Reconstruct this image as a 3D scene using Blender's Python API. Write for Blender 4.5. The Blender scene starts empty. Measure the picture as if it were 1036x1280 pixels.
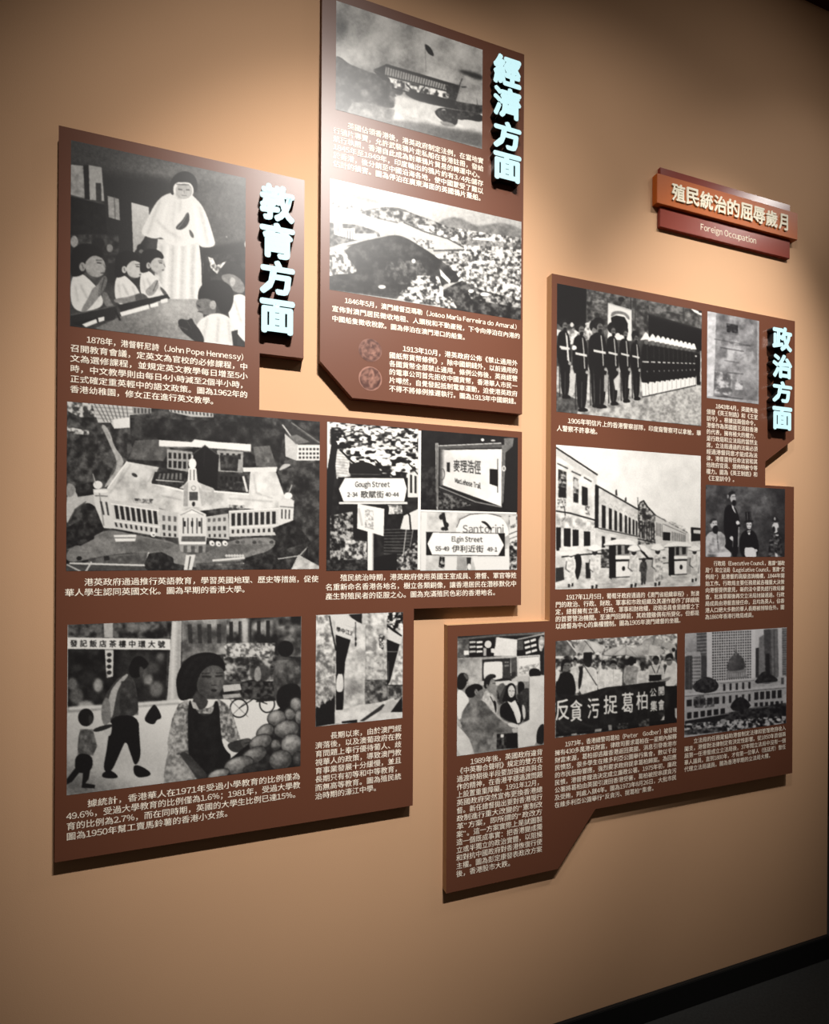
import bpy, bmesh, math, random
import numpy as np

# ------------------------------------------------------------------ camera
scene = bpy.context.scene
COL = scene.collection
FPX, CX, CY = 680.0, 518.0, 682.14          # focal length and principal point in pixels of the 1036x1280 frame
PHI, ROLL = 0.333893, 0.005872              # camera turned to the right, slightly rolled
EYE = 1.55                                  # camera height
DWALL = 1.437                               # camera to wall
PT = 0.027                                  # thickness of the display panels

fw = np.array([math.sin(PHI), math.cos(PHI), 0.0])
rt0 = np.array([math.cos(PHI), -math.sin(PHI), 0.0])
up0 = np.array([0, 0, 1.0])
rt = rt0 * math.cos(ROLL) + up0 * math.sin(ROLL)
up = -rt0 * math.sin(ROLL) + up0 * math.cos(ROLL)

cam = bpy.data.cameras.new('camera')
cam.sensor_fit = 'HORIZONTAL'
cam.sensor_width = 36.0
cam.lens = 36.0 * FPX / 1036.0
cam.shift_x = 0.0
cam.shift_y = (CY - 640.0) / 1036.0
cam.clip_start = 0.02
cam_o = bpy.data.objects.new('camera', cam)
COL.objects.link(cam_o)
from mathutils import Matrix, Vector
M = Matrix(((rt[0], up[0], -fw[0], 0.0), (rt[1], up[1], -fw[1], -DWALL), (rt[2], up[2], -fw[2], EYE), (0, 0, 0, 1)))
cam_o.matrix_world = M
scene.camera = cam_o

# ------------------------------------------------------------------ light
w = bpy.data.worlds.new('world'); scene.world = w; w.use_nodes = True
w.node_tree.nodes['Background'].inputs[0].default_value = (1.0, 0.80, 0.62, 1)
w.node_tree.nodes['Background'].inputs[1].default_value = 0.052

def spot(name, loc, target, power, size, blend, radius, col):
    l = bpy.data.lights.new(name, 'SPOT'); l.energy = power; l.spot_size = math.radians(size)
    l.spot_blend = blend; l.shadow_soft_size = radius; l.color = col
    o = bpy.data.objects.new(name, l); COL.objects.link(o); o.location = loc
    o.rotation_euler = (Vector(target) - Vector(loc)).to_track_quat('-Z', 'Y').to_euler()
    return o
WARM = (1.0, 0.965, 0.91)
# ceiling track spotlights that light the wall: x, height above eye, distance from wall, aim x, aim height, strength, cone
for lx, lz, ld, ax, az, pw, cone in ((0.348, 2.62, 2.12, 0.27, 0.37, 2.1, 47.3), (0.562, 2.62, 2.12, 0.37, 0.195, 6.1, 36.2),
                                     (1.698, 2.562, 1.593, 1.587, 0.29, 4.25, 34.2), (2.256, 2.373, 1.209, 1.305, -0.1, 0.23, 96.0),
                                     (0.21, 2.198, 1.338, 1.331, 0.457, 0.68, 60.3)):
    spot('track_spot', (lx, -ld, EYE + lz), (ax, 0.0, EYE + az), pw * 125, cone, 1.0, 0.045, WARM)
# one more spotlight further along the track that grazes the title sign
spot('track_spot', (3.83, -1.60, EYE + 2.63), (1.80, 0.0, EYE + 1.24), 75, 16, 1.0, 0.05, WARM)

vs = scene.view_settings
vs.view_transform = 'Standard'; vs.look = 'None'; vs.exposure = 0.0; vs.gamma = 1.0
vs.use_curve_mapping = False

# ------------------------------------------------------------------ helpers
def W(x, y, depth=PT):
    """pixel of the photograph -> (x, z) on the plane that stands `depth` in front of the wall"""
    x = np.asarray(x, float); y = np.asarray(y, float)
    a = (x - CX) / FPX; b = -(y - CY) / FPX
    D = fw + a[..., None] * rt + b[..., None] * up
    t = (DWALL - depth) / D[..., 1]
    return D[..., 0] * t, D[..., 2] * t + EYE

def PX(X, Z, depth=PT):
    X = np.asarray(X, float); Z = np.asarray(Z, float)
    P = np.stack([X, np.full_like(X, DWALL - depth), Z - EYE], -1)
    d = P @ fw
    return CX + FPX * (P @ rt) / d, CY - FPX * (P @ up) / d

def lin(c):
    c = np.asarray(c, float)
    return np.where(c <= 0.04045, c / 12.92, ((c + 0.055) / 1.055) ** 2.4)

def srgb(r, g, b):
    return tuple(float(v) for v in lin([r / 255, g / 255, b / 255])) + (1.0,)

def mat(name, col, rough=0.6, spec=0.5, noise=0.0, nscale=20.0, bump=0.0, bscale=200.0, emit=None, estr=0.0):
    m = bpy.data.materials.new(name); m.use_nodes = True
    nt = m.node_tree; b = nt.nodes['Principled BSDF']
    b.inputs['Base Color'].default_value = col
    b.inputs['Roughness'].default_value = rough
    b.inputs['Specular IOR Level'].default_value = spec
    tc = None
    if noise or bump:
        tc = nt.nodes.new('ShaderNodeTexCoord')
    if noise:
        n = nt.nodes.new('ShaderNodeTexNoise'); n.inputs['Scale'].default_value = nscale
        n.inputs['Detail'].default_value = 6
        nt.links.new(tc.outputs['Object'], n.inputs['Vector'])
        mx = nt.nodes.new('ShaderNodeMix'); mx.data_type = 'RGBA'
        c = np.array(col[:3])
        mx.inputs['A'].default_value = tuple(c * (1 - noise)) + (1,)
        mx.inputs['B'].default_value = tuple(np.minimum(c * (1 + noise), 1)) + (1,)
        nt.links.new(n.outputs['Fac'], mx.inputs['Factor'])
        nt.links.new(mx.outputs['Result'], b.inputs['Base Color'])
    if bump:
        n = nt.nodes.new('ShaderNodeTexNoise'); n.inputs['Scale'].default_value = bscale
        n.inputs['Detail'].default_value = 4
        nt.links.new(tc.outputs['Object'], n.inputs['Vector'])
        bp = nt.nodes.new('ShaderNodeBump'); bp.inputs['Strength'].default_value = bump
        bp.inputs['Distance'].default_value = 0.002
        nt.links.new(n.outputs['Fac'], bp.inputs['Height'])
        nt.links.new(bp.outputs['Normal'], b.inputs['Normal'])
    if emit:
        b.inputs['Emission Color'].default_value = emit
        b.inputs['Emission Strength'].default_value = estr
    return m

def mesh_obj(name, verts, faces, material, parent=None):
    me = bpy.data.meshes.new(name)
    me.from_pydata([tuple(v) for v in verts], [], faces); me.update()
    if material:
        for m in (material if isinstance(material, (list, tuple)) else [material]):
            me.materials.append(m)
    o = bpy.data.objects.new(name, me); COL.objects.link(o)
    if parent: o.parent = parent
    return o

def fast_mesh(name, verts, faces3, material, parent=None):
    """triangles or quads from numpy arrays"""
    me = bpy.data.meshes.new(name)
    k = faces3.shape[1]
    me.vertices.add(len(verts)); me.vertices.foreach_set('co', np.ascontiguousarray(verts, np.float32).ravel())
    me.loops.add(faces3.size); me.loops.foreach_set('vertex_index', faces3.ravel().astype(np.int32))
    me.polygons.add(len(faces3))
    me.polygons.foreach_set('loop_start', np.arange(0, faces3.size, k, dtype=np.int32))
    me.update(calc_edges=True); me.validate()
    if material: me.materials.append(material)
    o = bpy.data.objects.new(name, me); COL.objects.link(o)
    if parent: o.parent = parent
    return o

def box(name, x0, x1, y0, y1, z0, z1, material, parent=None, bevel=0.0):
    bm = bmesh.new()
    vs_ = [bm.verts.new((x, y, z)) for x in (x0, x1) for y in (y0, y1) for z in (z0, z1)]
    for f in ((0, 1, 3, 2), (4, 6, 7, 5), (0, 4, 5, 1), (2, 3, 7, 6), (0, 2, 6, 4), (1, 5, 7, 3)):
        bm.faces.new([vs_[i] for i in f])
    bmesh.ops.recalc_face_normals(bm, faces=bm.faces)
    if bevel: bmesh.ops.bevel(bm, geom=list(bm.edges), offset=bevel, segments=2, affect='EDGES')
    me = bpy.data.meshes.new(name); bm.to_mesh(me); bm.free()
    me.materials.append(material)
    o = bpy.data.objects.new(name, me); COL.objects.link(o)
    if parent: o.parent = parent
    return o

def empty(name, loc, label, cat, group=None):
    o = bpy.data.objects.new(name, None); COL.objects.link(o); o.location = loc
    o['label'] = label; o['category'] = cat
    if group: o['group'] = group
    return o

def structure(o, label, cat):
    o['kind'] = 'structure'; o['label'] = label; o['category'] = cat

# ------------------------------------------------------------------ materials
M_WALL = mat('wall_paint', (0.553, 0.331, 0.193, 1), 0.85, 0.25, noise=0.05, nscale=2.2, bump=0.12, bscale=420)
M_BROWN = mat('brown_vinyl', (0.123, 0.045, 0.0255, 1), 0.38, 0.30, noise=0.05, nscale=6)
M_EDGE = mat('brown_panel_edge', (0.11, 0.038, 0.02, 1), 0.6, 0.3)
M_EDGE_TAN = mat('tan_panel_edge', (0.42, 0.25, 0.13, 1), 0.6, 0.3)
M_INK = mat('cream_print', (0.80, 0.71, 0.60, 1), 0.5, 0.4)
M_BLACK = mat('black_base', (0.006, 0.006, 0.006, 1), 0.6, 0.3)
M_CARPET = mat('dark_carpet', (0.036, 0.036, 0.035, 1), 0.95, 0.1, noise=0.3, nscale=120, bump=0.5, bscale=500)
M_DARKWALL = mat('dark_wall', (0.010, 0.009, 0.008, 1), 0.85, 0.2)
M_TRIM = mat('dark_red_trim', (0.05, 0.006, 0.005, 1), 0.6, 0.3)
M_LIT = mat('lit_letter_face', (0.12, 0.15, 0.15, 1), 0.5, 0.2, emit=(0.62, 0.95, 1.0, 1), estr=0.86)
M_LSIDE = mat('letter_side_black', (0.008, 0.007, 0.007, 1), 0.35, 0.5)
M_ORANGE = mat('orange_sign', (0.42, 0.098, 0.015, 1), 0.42, 0.15, noise=0.04, nscale=30)
M_MAROON = mat('maroon_sign', (0.215, 0.044, 0.030, 1), 0.24, 0.12, noise=0.04, nscale=30)
M_CREAM = mat('cream_letter', (0.80, 0.74, 0.58, 1), 0.5, 0.4)

# ------------------------------------------------------------------ the room
XEND = float(W(1033.5, 1140.0, 0.0)[0])
ZTRIM = float(W(1018.0, 6.0, 0.0)[1])
BASE_TOP = float(np.mean([W(1030, 1167.5, 0.0)[1], W(705, 1275, 0.0)[1]]))
o = box('wall_back', -3.2, XEND, 0.0, 0.15, 0.0, ZTRIM + 1.2, M_WALL)
structure(o, 'tan painted exhibition wall carrying the display panels', 'wall')
o = box('floor', -3.2, XEND + 3.0, -3.2, 0.87, -0.06, 0.0, M_CARPET)
structure(o, 'dark carpeted floor in front of the exhibition wall', 'floor')
o = box('baseboard_back', -3.2, XEND, -0.014, 0.0, 0.0, BASE_TOP, M_BLACK, bevel=0.002)
structure(o, 'black skirting along the foot of the tan wall', 'skirting')
o = box('wall_right', XEND - 0.6, XEND + 3.0, 0.75, 0.87, 0.0, ZTRIM + 1.2, M_DARKWALL)
structure(o, 'dark wall set back beyond the end of the tan wall', 'wall')
o = box('trim_1', -3.2, XEND, -0.03, 0.0, ZTRIM, ZTRIM + 0.5, M_TRIM)
structure(o, 'dark red band along the top of the tan wall', 'trim')

# ------------------------------------------------------------------ lettering
_tc = bpy.data.curves.new('glyph', 'FONT'); _tc.resolution_u = 2
_to = bpy.data.objects.new('glyph', _tc); COL.objects.link(_to)
_gc = {}
def _mesh_of(s, off, ext=0.0):
    _tc.body = s; _tc.offset = off; _tc.extrude = ext
    dg = bpy.context.evaluated_depsgraph_get(); dg.update()
    ev = _to.evaluated_get(dg); me = ev.to_mesh()
    n = len(me.vertices); v = np.zeros(n * 3, np.float32); me.vertices.foreach_get('co', v); v = v.reshape(-1, 3)
    me.calc_loop_triangles()
    t = np.zeros(len(me.loop_triangles) * 3, np.int32); me.loop_triangles.foreach_get('vertices', t)
    ev.to_mesh_clear()
    return v.astype(float), t.reshape(-1, 3)
_tail = _mesh_of('口', 0.0)[0][:, 0].max()
_adv = {}
def wide(ch): return chr(ord(ch) + 0xFEE0) if '!' <= ch <= '~' else None      # sans-serif form of a Latin letter or figure
_wc = {}
def latin(ch):
    if ch not in _wc:
        v, t = _mesh_of(wide(ch), 0.0); lo, hi = v[:, 0].min(), v[:, 0].max()
        if ch in '/-': v = v * np.array([0.5, 0.85, 1]) ; lo, hi = v[:, 0].min(), v[:, 0].max()
        adv = 0.56 if ch.isdigit() else (hi - lo) + 0.085
        v = v - np.array([(lo + hi) / 2 - adv / 2, 0, 0]); _wc[ch] = (v, t, float(adv))
    return _wc[ch]
def advance(ch):
    if ord(ch) >= 0x2E80: return 1.0
    if wide(ch): return latin(ch)[2]
    if ch in '“”': return 0.55
    if ch not in _adv:
        _adv[ch] = float(_mesh_of(ch + '口', 0.0)[0][:, 0].max() - _tail)
    return _adv[ch]
BOLD = ((-1.0, -0.58), (1.0, -0.58), (0.0, 1.15))
def glyph(ch, off=0.010):
    k = (ch, off)
    if k not in _gc:
        if ch in ' 　':
            _gc[k] = (np.zeros((0, 3)), np.zeros((0, 3), np.int32))
        else:                                   # a bolder weight: the outline laid down three times, slightly shifted
            v, t = latin(ch)[:2] if wide(ch) else _mesh_of(ch, 0.0)
            if off:
                n = len(v)
                t = np.concatenate([t + n * i for i in range(3)])
                v = np.concatenate([v + np.array([a * off, b * off, k3 * 0.01]) for k3, (a, b) in enumerate(BOLD)])
            _gc[k] = (v, t)
    return _gc[k]

def layout(line, off=0.013):
    """-> 2D verts (em units, y centred on the line), triangles, advance"""
    x = 0.0; V = []; T = []; n = 0
    for ch in line:
        v, t = glyph(ch, off)
        if len(v):
            V.append(v + np.array([x, -0.38, 0])); T.append(t + n); n += len(v)
        x += advance(ch)
    if not V: return np.zeros((0, 3)), np.zeros((0, 3), np.int32), x
    return np.concatenate(V), np.concatenate(T), x

def text_mesh(name, lines, x0, x1, z_first, z_last, y, material, parent, off=0.013, vsq=1.0, loose_last=True):
    """lines justified between x0 and x1 on the plane at y"""
    V = []; T = []; n = 0
    L = [layout(s, off) for s in lines]
    full = [l[2] for l in (L[:-1] if (loose_last and len(L) > 1) else L)]
    em = (x1 - x0) / (sum(full) / len(full))
    pitch = (z_last - z_first) / max(1, len(lines) - 1)
    for i, (v, t, adv) in enumerate(L):
        sx = em if (loose_last and i == len(L) - 1 and len(L) > 1) else (x1 - x0) / adv
        z = z_first + pitch * i
        V.append(np.stack([x0 + v[:, 0] * sx, y - v[:, 2] * 0.01, z + v[:, 1] * em * vsq], 1)); T.append(t + n); n += len(v)
    V = np.concatenate(V); T = np.concatenate(T)
    # faces look towards -y
    return fast_mesh(name, V, T, material, parent)

def caption(parent, lines, xl, yt, yb, xr, vsq=0.97):
    x0, zf = W(xl, yt); _, zl = W(xl, yb); x1, _ = W(xr, yt)
    o = text_mesh('caption_text', lines, float(x0), float(x1), float(zf), float(zl), -PT - 0.0005, M_INK, parent, vsq=vsq)
    return o

def raised_letter(name, ch, x0, x1, z0, z1, yback, yfront, mats, parent, off):
    """one block letter filling the box, standing from yback to yfront"""
    v, t = _mesh_of(ch, 0.0, 0.5)
    n = len(v); R = [(0, 0)] + [(math.cos(q * math.pi / 4) * off, math.sin(q * math.pi / 4) * off) for q in range(8)]
    t = np.concatenate([t + n * i for i in range(9)])        # heavy weight: the stroke swept round a small circle
    lay = np.repeat(np.arange(9), n) * 0.00001
    v = np.concatenate([v + np.array([a, b, 0]) for a, b in R])
    lo = v.min(0); hi = v.max(0)
    X = x0 + (v[:, 0] - lo[0]) / (hi[0] - lo[0]) * (x1 - x0)
    Z = z0 + (v[:, 1] - lo[1]) / (hi[1] - lo[1]) * (z1 - z0)
    Y = np.where(v[:, 2] > 0, yfront + lay, yback)
    o = fast_mesh(name, np.stack([X, Y, Z], 1), t, None, parent)
    me = o.data
    for m in mats: me.materials.append(m)
    for p in me.polygons:
        p.material_index = 0 if all(abs(me.vertices[i].co.y - yfront) < 0.0002 for i in p.vertices) else 1
    return o

# ------------------------------------------------------------------ printed photographs
# Each print is a fine mesh on the panel; its grey tones are laid down shape by shape on a small canvas
# and stored as the print's own colour attribute.
RES = 2.0
def pts(s):
    if isinstance(s, str):
        return np.array([[float(q) for q in p.split(',')] for p in s.split()])
    return np.asarray(s, float)
def vnoise(h, w_, scale, seed, octv=3, ax=1.0):
    rng = np.random.RandomState(seed); out = np.zeros((h, w_)); amp = 1.0; tot = 0
    for _ in range(octv):
        sx = max(1.0, scale * ax); sy = max(1.0, scale)
        gh, gw = int(h / sy) + 3, int(w_ / sx) + 3
        g = rng.rand(gh, gw)
        yy = np.arange(h) / sy; xx = np.arange(w_) / sx
        y0 = yy.astype(int); x0 = xx.astype(int); fy = (yy - y0)[:, None]; fx = (xx - x0)[None]
        fy = fy * fy * (3 - 2 * fy); fx = fx * fx * (3 - 2 * fx)
        a = g[y0][:, x0]; b = g[y0][:, x0 + 1]; c = g[y0 + 1][:, x0]; d = g[y0 + 1][:, x0 + 1]
        out += amp * ((a * (1 - fx) + b * fx) * (1 - fy) + (c * (1 - fx) + d * fx) * fy)
        tot += amp; amp *= 0.55; scale *= 0.5
    return out / tot
def gblur(a, s):
    if s <= 0: return a
    r = int(3 * s) + 1; k = np.exp(-0.5 * (np.arange(-r, r + 1) / s) ** 2); k /= k.sum()
    p = np.pad(a, ((r, r), (0, 0)), 'edge'); a = sum(k[i] * p[i:i + a.shape[0]] for i in range(2 * r + 1))
    p = np.pad(a, ((0, 0), (r, r)), 'edge'); return sum(k[i] * p[:, i:i + a.shape[1]] for i in range(2 * r + 1))

class Canvas:
    def __init__(self, corners, ox, oy, k, bg=0.5):
        """corners: TL TR BR BL of the print in the coordinates of its drawing (ox, oy, k turn them into pixels)"""
        self.ox, self.oy, self.k = ox, oy, k
        c = pts(corners) / k + np.array([ox, oy]); self.corners = c
        self.x0, self.y0 = c.min(0) - 3; self.x1, self.y1 = c.max(0) + 3
        self.h = int((self.y1 - self.y0) * RES); self.w = int((self.x1 - self.x0) * RES)
        self.a = np.full((self.h, self.w), float(bg)); self.seed = 1
    def tp(self, p):
        return (pts(p) / self.k + np.array([self.ox - self.x0, self.oy - self.y0])) * RES
    def mask(self, P, soft=0.0):
        """coverage of an outline, on its own bounding box -> (rows, columns, coverage)"""
        S = 2; mg = int(3 * soft * RES) + 2
        c0 = max(0, int(P[:, 0].min()) - mg); c1 = min(self.w, int(P[:, 0].max()) + mg + 1)
        r0_ = max(0, int(P[:, 1].min()) - mg); r1_ = min(self.h, int(P[:, 1].max()) + mg + 1)
        if c1 <= c0 or r1_ <= r0_: return slice(0, 0), slice(0, 0), np.zeros((0, 0))
        q = (P - np.array([c0, r0_])) * S; H, Wd = (r1_ - r0_) * S, (c1 - c0) * S
        T = np.zeros((H, Wd + 1), np.int16)
        n = len(q)
        for i in range(n):
            xa, ya = q[i]; xb, yb = q[(i + 1) % n]
            if ya == yb: continue
            if ya > yb: xa, ya, xb, yb = xb, yb, xa, ya
            r0 = max(0, math.ceil(ya - 0.5)); r1 = min(H, math.ceil(yb - 0.5))
            if r1 <= r0: continue
            r = np.arange(r0, r1); x = xa + (r + 0.5 - ya) * (xb - xa) / (yb - ya)
            T[r, np.clip(np.ceil(x - 0.5), 0, Wd).astype(int)] += 1
        m = (np.cumsum(T[:, :Wd], 1) % 2).astype(float)
        m = m.reshape(r1_ - r0_, S, c1 - c0, S).mean((1, 3))
        if soft: m = gblur(m, soft * RES)
        return slice(r0_, r1_), slice(c0, c1), m
    def chaikin(self, P, it=2):
        for _ in range(it):
            Q = np.roll(P, -1, 0); P = np.stack([P * 0.75 + Q * 0.25, P * 0.25 + Q * 0.75], 1).reshape(-1, 2)
        return P
    def put(self, rcm, g, a=1.0):
        r, c_, m = rcm
        if not m.size: return
        v = self.a[r, c_]
        if isinstance(g, np.ndarray): g = g[r, c_]
        self.a[r, c_] = v + (g - v) * m * a
    # p: hard polygon, s: smooth outline, e: ellipse, l: line
    def p(self, P, g, a=1.0, soft=0.0): self.put(self.mask(self.tp(P), soft), g, a)
    def s(self, P, g, a=1.0, soft=0.0): self.put(self.mask(self.chaikin(self.tp(P)), soft), g, a)
    def ep(self, cx, cy, rx, ry, ang=0.0, n=28):
        t = np.linspace(0, 2 * math.pi, n, endpoint=False); c, s_ = math.cos(ang), math.sin(ang)
        x = rx * np.cos(t); y = ry * np.sin(t)
        return np.stack([cx + x * c - y * s_, cy + x * s_ + y * c], 1)
    def e(self, cx, cy, rx, ry, g, ang=0.0, a=1.0, soft=0.0): self.p(self.ep(cx, cy, rx, ry, ang), g, a, soft)
    def ring(self, cx, cy, rx, ry, wd, g, a=1.0):
        self.p(np.concatenate([self.ep(cx, cy, rx, ry), self.ep(cx, cy, rx, ry)[:1], self.ep(cx, cy, rx - wd, ry - wd), self.ep(cx, cy, rx - wd, ry - wd)[:1]]), g, a)
    def l(self, P, wd, g, a=1.0, soft=0.0):
        P = pts(P)
        for i in range(len(P) - 1):
            d = P[i + 1] - P[i]; L = np.hypot(*d)
            if L < 1e-6: continue
            nrm = np.array([-d[1], d[0]]) / L * wd / 2; ext = d / L * wd * 0.25
            self.p([P[i] + nrm - ext, P[i + 1] + nrm + ext, P[i + 1] - nrm + ext, P[i] - nrm - ext], g, a, soft)
    def grad(self, P, pa, ga, pb, gb, a=1.0, soft=0.0, smooth=False):
        q = self.tp(P); q = self.chaikin(q) if smooth else q
        m = self.mask(q, soft); A = self.tp([pa])[0]; B = self.tp([pb])[0]; d = B - A
        yy, xx = np.mgrid[0:self.h, 0:self.w]
        t = np.clip(((xx - A[0]) * d[0] + (yy - A[1]) * d[1]) / (d @ d), 0, 1)
        self.put(m, ga + (gb - ga) * t, a)
    def tex(self, P, lo, hi, scale, a=1.0, con=1.0, octv=3, soft=0.0, ax=1.0, smooth=False):
        """mottled tone between lo and hi; scale in drawing units"""
        self.seed += 1
        q = self.tp(P); q = self.chaikin(q) if smooth else q
        r, c_, m = self.mask(q, soft)
        if not m.size: return
        n = vnoise(m.shape[0], m.shape[1], scale / self.k * RES, self.seed * 7 + 3, octv, ax)
        n = np.clip(0.5 + (n - 0.5) * con * 1.8, 0, 1); v = self.a[r, c_]
        self.a[r, c_] = v + (lo + (hi - lo) * n - v) * m * a
    def rows(self, a0, a1, b0, b1, n, wf, g, a=1.0, f0=0.0, f1=1.0):
        """n upright openings between the lines a0-a1 (top) and b0-b1 (bottom); wf: share of the pitch"""
        a0, a1, b0, b1 = map(np.array, (a0, a1, b0, b1))
        for i in range(n):
            t0 = (i + 0.5 - wf / 2) / n; t1 = (i + 0.5 + wf / 2) / n
            A = a0 + (a1 - a0) * t0; B = a0 + (a1 - a0) * t1; C = b0 + (b1 - b0) * t1; D = b0 + (b1 - b0) * t0
            self.p([A + (D - A) * f0, B + (C - B) * f0, B + (C - B) * f1, A + (D - A) * f1], g, a)
    def text(self, s, x0, y0, x1, y1, hgt, g, off=0.01, a=1.0, hgt1=None):
        """lettering whose line centre runs from (x0,y0) to (x1,y1); em height hgt (to hgt1)"""
        v, t, adv = layout(s, off)
        if not len(v): return
        hgt1 = hgt1 or hgt
        u = v[:, 0] / adv
        P = np.stack([x0 + (x1 - x0) * u, y0 + (y1 - y0) * u - v[:, 1] * (hgt + (hgt1 - hgt) * u)], 1)
        q = self.tp(P); lo = np.floor(q.min(0)).astype(int) - 1; hi = np.ceil(q.max(0)).astype(int) + 2
        S = 3; Wd, H = (hi - lo) * S; m = np.zeros((H, Wd), bool)
        for tri in (q[t] - lo) * S:
            mn = np.maximum(np.floor(tri.min(0)).astype(int), 0); mx = np.minimum(np.ceil(tri.max(0)).astype(int) + 1, (Wd, H))
            yy, xx = np.mgrid[mn[1]:mx[1], mn[0]:mx[0]]; xx = xx + 0.5; yy = yy + 0.5
            (ax_, ay), (bx, by), (cx, cy) = tri
            d1 = (bx - ax_) * (yy - ay) - (by - ay) * (xx - ax_); d2 = (cx - bx) * (yy - by) - (cy - by) * (xx - bx)
            d3 = (ax_ - cx) * (yy - cy) - (ay - cy) * (xx - cx)
            m[mn[1]:mx[1], mn[0]:mx[0]] |= ((d1 >= 0) & (d2 >= 0) & (d3 >= 0)) | ((d1 <= 0) & (d2 <= 0) & (d3 <= 0))
        mm = m.reshape(hi[1] - lo[1], S, hi[0] - lo[0], S).mean((1, 3))
        ys, xs = max(lo[1], 0), max(lo[0], 0); ye, xe = min(hi[1], self.h), min(hi[0], self.w)
        if ye <= ys or xe <= xs: return
        self.put((slice(ys, ye), slice(xs, xe), mm[ys - lo[1]:ye - lo[1], xs - lo[0]:xe - lo[0]]), g, a)
    def all(self): return [[(self.x0 - self.ox) * self.k, (self.y0 - self.oy) * self.k], [(self.x1 - self.ox) * self.k, (self.y0 - self.oy) * self.k],
                           [(self.x1 - self.ox) * self.k, (self.y1 - self.oy) * self.k], [(self.x0 - self.ox) * self.k, (self.y1 - self.oy) * self.k]]
    def finish(self, blur=0.45, grain=0.02):
        self.a = gblur(self.a, blur * RES)
        self.a = self.a - 0.05 * np.sin(2 * math.pi * np.clip(self.a, 0, 1))      # the prints are contrasty
        if grain: self.a = self.a + (vnoise(self.h, self.w, 6.0, 55, 3) - 0.5) * 0.30 * np.clip(self.a * (1 - self.a) * 4 - 0.35, 0, 1)
        if grain: self.a = self.a + (vnoise(self.h, self.w, 1.6, 99, 2) - 0.5) * 2 * grain * 2
        self.a = np.clip(self.a, 0, 1)

def print_material(name, lo, hi):
    m = bpy.data.materials.new(name); m.use_nodes = True; nt = m.node_tree; b = nt.nodes['Principled BSDF']
    at = nt.nodes.new('ShaderNodeAttribute'); at.attribute_name = 'tone'
    nt.links.new(at.outputs['Color'], b.inputs['Base Color'])
    b.inputs['Roughness'].default_value = 0.38; b.inputs['Specular IOR Level'].default_value = 0.30
    m['lo'] = lo; m['hi'] = hi
    return m
M_PRINT = print_material('black_and_white_print', (0.010, 0.009, 0.0095), (0.78, 0.76, 0.73))
M_PRINT_GREY = print_material('faded_grey_print', (0.010, 0.009, 0.011), (0.70, 0.69, 0.71))
M_COIN = print_material('copper_coin_print', (0.045, 0.014, 0.011), (0.42, 0.21, 0.155))

def print_mesh(name, cv, parent, material=None, dens=1.25, label=None, disc=None):
    material = material or M_PRINT
    c = cv.corners
    X, Z = W(c[:, 0], c[:, 1])
    xl, xr = (X[0] + X[3]) / 2, (X[1] + X[2]) / 2; zt, zb = (Z[0] + Z[1]) / 2, (Z[2] + Z[3]) / 2
    nx = int((c[1, 0] - c[0, 0]) * dens); ny = int((c[3, 1] - c[0, 1]) * dens)
    if disc:                                   # round print
        r = np.linspace(0, 1, 18)[1:]; t = np.linspace(0, 2 * math.pi, 48, endpoint=False)
        gx = np.concatenate([[0], (r[:, None] * np.cos(t)).ravel()]); gz = np.concatenate([[0], (r[:, None] * np.sin(t)).ravel()])
        gx = (xl + xr) / 2 + gx * (xr - xl) / 2; gz = (zt + zb) / 2 + gz * (zt - zb) / 2
        F = []
        for j in range(48): F.append((0, 1 + j, 1 + (j + 1) % 48, 0))
        for i in range(len(r) - 1):
            for j in range(48):
                F.append((1 + i * 48 + j, 1 + (i + 1) * 48 + j, 1 + (i + 1) * 48 + (j + 1) % 48, 1 + i * 48 + (j + 1) % 48))
        tri = np.array([f[:3] for f in F] + [(f[0], f[2], f[3]) for f in F[48:]], np.int32)
        faces = tri
    else:
        gx, gz = np.meshgrid(np.linspace(xl, xr, nx + 1), np.linspace(zt, zb, ny + 1))
        idx = np.arange((nx + 1) * (ny + 1)).reshape(ny + 1, nx + 1)
        faces = np.stack([idx[:-1, :-1], idx[1:, :-1], idx[1:, 1:], idx[:-1, 1:]], -1).reshape(-1, 4)
        gx = gx.ravel(); gz = gz.ravel()
    px, py = PX(gx, gz)
    u = np.clip((px - cv.x0) * RES - 0.5, 0, cv.w - 1.001); v = np.clip((py - cv.y0) * RES - 0.5, 0, cv.h - 1.001)
    i = v.astype(int); j = u.astype(int); fv = v - i; fu = u - j
    g = (cv.a[i, j] * (1 - fu) + cv.a[i, j + 1] * fu) * (1 - fv) + (cv.a[i + 1, j] * (1 - fu) + cv.a[i + 1, j + 1] * fu) * fv
    g = lin(g)[:, None]
    lo = np.array(material['lo']); hi = np.array(material['hi'])
    rgb = lo + (hi - lo) * g
    o = fast_mesh(name, np.stack([gx, np.full_like(gx, -PT - 0.0004), gz], 1), faces, material, parent)
    at = o.data.color_attributes.new('tone', 'FLOAT_COLOR', 'POINT')
    at.data.foreach_set('color', np.concatenate([rgb, np.ones((len(rgb), 1))], 1).astype(np.float32).ravel())
    if label: o['label'] = label
    return o

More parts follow.
